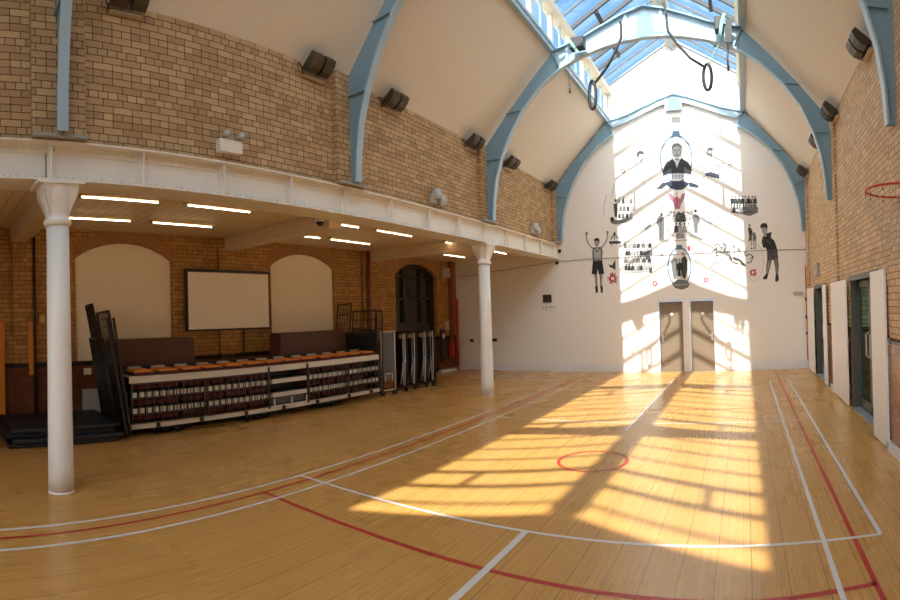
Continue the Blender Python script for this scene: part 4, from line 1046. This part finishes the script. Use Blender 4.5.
# big oval portrait
p = Ink(); p.ring(676.2, 159, 16.6, 24, 1.6, 'ink_blue', 48); p.poly([(673, 131), (679, 131), (680.5, 138), (676, 136.4), (671.8, 138)], 'ink_blue'); p.line([(672, 120), (680, 120)], 5.5, 'ink_light'); 
p.poly([(666.5, 162), (672.5, 158.8), (676.5, 164), (681.5, 158.2), (688.5, 162), (692, 170), (690.5, 176.5), (662.5, 177), (663.5, 168)], 'ink_black')
p.poly([(674, 159), (677, 168), (680.3, 158.6), (677, 157)], 'ink_pale'); p.line([(675.8, 159.8), (678.6, 159.8)], 1.2, 'ink_black')
p.ell(676.8, 151.5, 4.6, 6.6, 'ink_light', 18); p.poly([(672.2, 151), (671.8, 146.5), (674, 143.6), (678.5, 143.2), (681.8, 146.2), (681.8, 151), (680.8, 148), (677, 146), (673.4, 147.5)], 'ink_mid')
p.line([(673.6, 150.2), (676, 150)], .8, 'ink_black'); p.line([(678, 149.9), (680.3, 150)], .8, 'ink_black'); p.line([(676.9, 150.5), (676.3, 153.3), (677.6, 153.5)], .5, 'ink_dark'); p.line([(674.6, 155.3), (679.2, 155.2)], .9, 'ink_dark'); p.line([(680.6, 151), (680, 156)], 1, 'ink_mid')
p.poly([(661.5, 176.5), (669, 174), (678, 173.2), (687, 173.8), (694.5, 176), (693.5, 182), (686, 179.6), (677, 179), (669, 179.8), (663, 182.4)], 'ink_pale')
for x, c_ in zip((666.3, 669.6, 673, 676.4, 679.8, 683.2, 686.6, 689.8), (0, 1, 2, 3, 4, 5, 6, 7)):
    y = 177 - .6*cos((x - 678)/10); p.line([(x - .9, y + 1.2), (x - .9, y - 1.3), (x + .7, y - 1.1)], .45, 'ink_dark'); p.line([(x - .9, y), (x + .6, y)], .4, 'ink_mid')
p.poly([(664, 183), (671, 181), (684, 181), (690, 183.5), (686, 187), (682.5, 189.5), (676.5, 190), (671, 188.5)], 'ink_navy')
p.poly([(656, 189), (663, 182.5), (668, 184), (662, 189)], 'ink_dark'); p.poly([(690, 182), (699, 185.5), (698, 188), (689, 186.5)], 'ink_navy')
p.done('oval_portrait', 'bald man in dark suit in a blue oval frame with a ribbon')
c = Ink()
c.poly([(668, 193), (672, 194), (674, 199), (677, 196), (680, 199), (682, 193.5), (686, 192.5), (684, 199), (681, 204), (680, 209), (675, 209), (673.5, 203), (670, 199)], 'ink_pink'); c.line([(676.8, 192), (677, 208)], .8, 'ink_red'); c.line([(672, 196), (681, 203)], .5, 'ink_red')
c.done('pink_crest', 'pink crest under the big oval')
t = group('g', '', 672, 690, 210, 232, 2, 4, size=1.7, m=('ink_dark', 'ink_mid'))
t.poly([(657.5, 217), (660, 215.5), (663.8, 217.5), (664.5, 226), (664, 240), (659, 241), (658.6, 228), (656.5, 223)], 'ink_mid'); t.ell(661.5, 214.5, 1.5, 1.9, 'ink_dark'); t.line([(661, 218), (661, 238)], 1, 'ink_dark')
t.poly([(692, 216), (695, 214), (699, 215.5), (700, 221), (698, 224), (697.7, 233), (694.5, 233), (693.5, 224)], 'ink_mid'); t.ell(695.5, 211, 1.3, 1.9, 'ink_dark'); t.line([(694, 208), (694, 212)], .5, 'ink_dark'); t.line([(697, 208), (697, 212)], .5, 'ink_dark')
t.poly([(676, 233), (684, 232.5), (684.5, 238.5), (676, 239)], 'ink_light'); t.line([(677.5, 234), (677.5, 238)], .8, 'ink_dark'); t.line([(680, 234), (680, 238)], .8, 'ink_dark'); t.line([(682.5, 234), (682.5, 238)], .8, 'ink_dark')
t.line([(688, 232), (694, 236), (702, 239.5)], 1.4, 'ink_mid'); t.line([(658, 241), (670, 241), (688, 240)], 1.2, 'ink_light'); t.poly([(676.5, 213), (683.5, 213), (684.5, 222), (675.5, 222)], 'ink_dark')
hatch(t, 667, 693, 211, 238, 60, ('ink_mid', 'ink_dark', 'ink_light'), 3.0, .7); t.done('athlete_group', 'cluster of standing sportsmen between the ovals')
o2 = Ink(); o2.ring(679.5, 267, 12.2, 20, 1.4, 'ink_blue', 40); o2.poly([(676.5, 245), (682, 245), (683, 249.5), (676, 249.5)], 'ink_blue')
o2.poly([(671, 262), (674, 257.5), (677, 259), (678, 268), (676, 279), (673.5, 279), (672, 270)], 'ink_mid'); o2.ell(674, 255.5, 1.7, 2.2, 'ink_light'); o2.poly([(681.5, 258), (685, 255.8), (687.5, 260), (687.2, 270), (685.5, 279), (682.8, 278), (681, 268)], 'ink_dark'); o2.ell(683.3, 253.8, 1.6, 2.1, 'ink_light')
o2.poly([(676.3, 264.5), (680, 262), (683, 265), (682.5, 276), (676.8, 276.5)], 'ink_black'); o2.ell(679.3, 260.4, 1.5, 2, 'ink_light'); o2.line([(677.5, 270), (677, 279)], 1, 'ink_light'); o2.line([(681, 270), (681.5, 279)], 1, 'ink_light')
o2.poly([(672, 284), (677, 279.5), (685, 279.5), (690, 284), (688, 287.5), (682, 289.8), (675, 288)], 'ink_mid'); o2.line([(674, 285), (688, 284.5)], .9, 'ink_light')
o2.done('oval_portrait', 'three seated people in the lower blue oval')
h = Ink(); h.ell(709.5, 154, 3.3, 4.4, 'ink_light'); h.poly([(706.3, 152.5), (707.5, 148.6), (710, 147), (713, 148.2), (712.8, 151), (709.5, 150.4)], 'ink_dark'); h.line([(708.2, 154.5), (710, 154.2)], .6, 'ink_dark'); h.line([(711, 151), (711.7, 157.5)], .8, 'ink_mid')
h.poly([(703, 162), (708, 160.5), (715, 163), (721, 169), (719, 172), (708, 172), (702, 168)], 'ink_pale'); h.line([(716, 165), (722, 168), (723.5, 162.5)], .8, 'ink_mid'); h.line([(704, 172), (700, 166)], .8, 'ink_mid')
h.poly([(705.5, 173), (711, 172), (719.5, 174.5), (719.8, 179), (712, 177), (705.5, 175.5)], 'ink_navy'); h.line([(698, 165), (708, 171)], .7, 'ink_mid')
h.line([(728, 166), (731, 163.5), (733.5, 165)], .7, 'ink_red'); h.line([(729, 168), (732, 166.5)], .7, 'ink_dark'); h.ell(725.7, 173.8, 1, 1.5, 'ink_light')
hatch(h, 703, 723, 161, 178, 16, ('ink_mid', 'ink_light'), 3, .7); h.done('fighter_figure', 'bare chested fighter in navy trunks, upper right')
g = Ink()
g.line([(714, 246), (718, 243.5), (722, 250)], 1.2, 'ink_mid'); g.line([(713, 255), (716, 262), (710, 268)], .9, 'ink_mid'); g.line([(723, 243), (726, 247), (724, 252), (730, 252)], 2.2, 'ink_mid'); g.line([(726, 243), (727.5, 251)], 1.6, 'ink_light')
g.line([(729, 254), (732, 262), (738, 264)], 1.2, 'ink_dark'); g.line([(733, 258), (740, 260), (745, 266)], 1.8, 'ink_dark'); g.line([(719, 256), (722, 263)], .8, 'ink_mid'); g.line([(736, 251), (741, 249)], .7, 'ink_mid'); g.line([(712, 252), (716, 249), (717, 256)], 1.1, 'ink_mid')
g.line([(718, 269), (738, 267.5)], .8, 'ink_light'); g.ell(705, 273, .01, .01, 'ink_light'); g.line([(693, 251), (698, 252)], .7, 'ink_mid'); g.poly([(687, 247), (690, 245.5), (690.5, 250.5), (688, 251.5)], 'ink_red')
for i in range(4): g.line([(695 + i*1.6, 260), (695.8 + i*1.6, 262.5)], .5, 'ink_light')
g.line([(701, 217), (706, 221), (712, 224)], 1.2, 'ink_light'); g.line([(708, 220), (718, 226)], 1.6, 'ink_pale'); g.line([(727, 212), (730, 216), (735, 217)], .7, 'ink_light'); g.line([(734, 226), (737, 228)], .8, 'ink_light')
hatch(g, 716, 747, 244, 266, 46, ('ink_mid', 'ink_mid', 'ink_light', 'ink_dark'), 4.0, .8); g.done('tumbling_figures', 'faint tumbling gymnasts left of the boxer')
f = Ink()
f.poly([(747.8, 228), (750.5, 227), (752.5, 231), (752, 236), (751.3, 240), (749.8, 242), (749, 236)], 'ink_dark'); f.ell(749.5, 225.5, 1, 1.4, 'ink_dark'); f.line([(749.5, 236), (748.7, 242)], .9, 'ink_mid'); f.line([(751, 236), (752, 239), (751.3, 246)], .8, 'ink_mid')
f.poly([(752.2, 233), (755, 232), (756.4, 237), (756, 241), (753, 241)], 'ink_mid'); f.line([(753.5, 240), (754, 247), (755.5, 250)], .9, 'ink_mid'); f.line([(755.5, 240), (756, 248)], .8, 'ink_mid'); f.ell(751.7, 248.3, 1, 1, 'ink_dark')
f.line([(746, 256), (750, 254), (753, 257), (751, 262), (747, 263)], 1.0, 'ink_dark'); f.line([(749, 259), (754, 256)], .7, 'ink_mid'); f.ring(754, 262, 9.5, 19, .35, 'ink_light', 30)
f.done('footballer_pair', 'two small footballers with a ball')
b = Ink()
b.ell(764.6, 229.5, 3.0, 4.0, 'ink_skin', 14); b.poly([(760.2, 228), (760.5, 224.8), (763, 223), (766.5, 223.3), (767.7, 226.5), (766.6, 229), (764.5, 227.2), (761.8, 228)], 'ink_black'); b.line([(762.6, 229.6), (763.6, 229.6)], .6, 'ink_black'); b.line([(762.6, 232.2), (764.3, 232.2)], .5, 'ink_dark')
b.poly([(764.8, 233), (768.6, 233), (771.6, 231.5), (772, 233), (770.5, 237), (774.5, 241), (776, 245), (777.5, 250.5), (767, 251), (765.5, 247), (763, 244), (762.5, 237.5)], 'ink_black')
b.poly([(763.8, 233.5), (766.5, 233), (766.5, 236.5), (763.5, 237)], 'ink_skin'); b.line([(763.3, 238), (762.6, 243), (764.6, 247.4)], 2.2, 'ink_dark'); b.ell(764.4, 246, 1.7, 1.9, 'ink_black')
b.line([(771.5, 232.5), (771, 237)], .9, 'ink_light'); b.line([(766.5, 240), (771, 244.5)], .6, 'ink_mid')
b.poly([(767, 250.5), (777.3, 250), (778.2, 258.5), (773.6, 260), (767.2, 260)], 'ink_dark'); b.line([(770, 252), (770.3, 259)], .5, 'ink_mid'); b.line([(774.5, 251.5), (775.5, 259)], .5, 'ink_mid')
b.poly([(767, 260), (772, 260), (769.8, 268), (768.2, 275), (766, 274.6), (766.2, 266)], 'ink_mid'); b.poly([(773.6, 260), (778, 258.6), (779, 266), (778, 275), (775.8, 275), (775, 267)], 'ink_mid'); b.line([(769, 262), (767.3, 273)], .6, 'ink_light')
b.poly([(766, 274), (768.3, 274.6), (767, 279), (763, 279.5), (763, 277.6)], 'ink_black'); b.poly([(775.6, 274.5), (778.2, 274.3), (779, 280), (777, 282), (775.2, 281)], 'ink_black')
b.done('boxer_figure', 'boxer in black vest and shorts with gloved fists')
s = Ink()
for x0, y0_, x1, y1_ in ((607, 195, 604, 215), (618, 178, 612, 196), (640, 232, 652, 226), (646, 222, 650, 229), (652, 233, 655, 236), (632, 218, 637, 221)):
    s.line([(x0, y0_), ((x0+x1)/2 - 1.5, (y0_+y1_)/2), (x1, y1_)], 1.0, 'ink_pale')
s.poly([(642, 226), (650, 222), (649, 230), (643, 231)], 'ink_pale'); s.line([(645, 229), (651, 224.5)], 1.2, 'ink_navy'); s.ring(629, 234, 2, 2, .8, 'ink_light', 12)
s.done('pale_swirls', 'pale blue grey swirls')

# ------------------------------------------------------------------ light
sun = bpy.data.lights.new('sun', 'SUN'); sun.energy = 7.0; sun.angle = radians(.6); sun.color = (1, .95, .86)
so = bpy.data.objects.new('sun', sun); COL.objects.link(so)
dr = Vector((.018, .827, -1)); so.rotation_euler = dr.to_track_quat('-Z', 'Y').to_euler(); so.location = (0, -10, 15)
wd = bpy.data.worlds.new('world'); sc.world = wd; wd.use_nodes = True; nt = wd.node_tree; nt.nodes.clear()
wo = nt.nodes.new('ShaderNodeOutputWorld'); bg = nt.nodes.new('ShaderNodeBackground'); sky = nt.nodes.new('ShaderNodeTexSky')
sky.sky_type = 'NISHITA'; sky.sun_disc = False; sky.sun_elevation = radians(50); sky.sun_rotation = radians(180); sky.air_density = 1.0; sky.dust_density = .6; sky.ozone_density = 1.5
tc = nt.nodes.new('ShaderNodeTexCoord'); cl = nt.nodes.new('ShaderNodeTexNoise'); cl.inputs['Scale'].default_value = 5; cl.inputs['Detail'].default_value = 7
nt.links.new(tc.outputs['Generated'], cl.inputs['Vector'])
mr = nt.nodes.new('ShaderNodeMapRange'); mr.inputs['From Min'].default_value = .52; mr.inputs['From Max'].default_value = .78; mr.inputs['To Max'].default_value = .6; nt.links.new(cl.outputs['Fac'], mr.inputs['Value'])
skc = mixc(nt, mr.outputs[0], (.21, .42, .70), (.55, .64, .74))          # blue overhead with thin cloud
spz = nt.nodes.new('ShaderNodeSeparateXYZ'); nt.links.new(tc.outputs['Generated'], spz.inputs[0])
hz = nt.nodes.new('ShaderNodeMapRange'); hz.inputs['From Min'].default_value = .05; hz.inputs['From Max'].default_value = -.6; nt.links.new(spz.outputs[1], hz.inputs['Value'])   # the half of the sky the sun stands in is hazy and bright
col = mixc(nt, hz.outputs[0], skc, (4.75, 4.65, 4.45))                       # bright hazy cloud towards the horizon
gd = math_node(nt, 'LESS_THAN', spz.outputs[2], 0.0)
col = mixc(nt, gd, col, (.7, .66, .58))
nt.nodes.remove(sky)
nt.links.new(col, bg.inputs[0]); bg.inputs[1].default_value = 1.0; nt.links.new(bg.outputs[0], wo.inputs[0])

sc.view_settings.view_transform = 'Standard'; sc.view_settings.look = 'None'; sc.view_settings.gamma = 1; sc.view_settings.use_curve_mapping = False
sc.view_settings.exposure = 0.66
sc.cycles.max_bounces = 14; sc.cycles.diffuse_bounces = 8; sc.cycles.transparent_max_bounces = 16; sc.cycles.sample_clamp_indirect = 8
sc.cycles.use_denoising = True
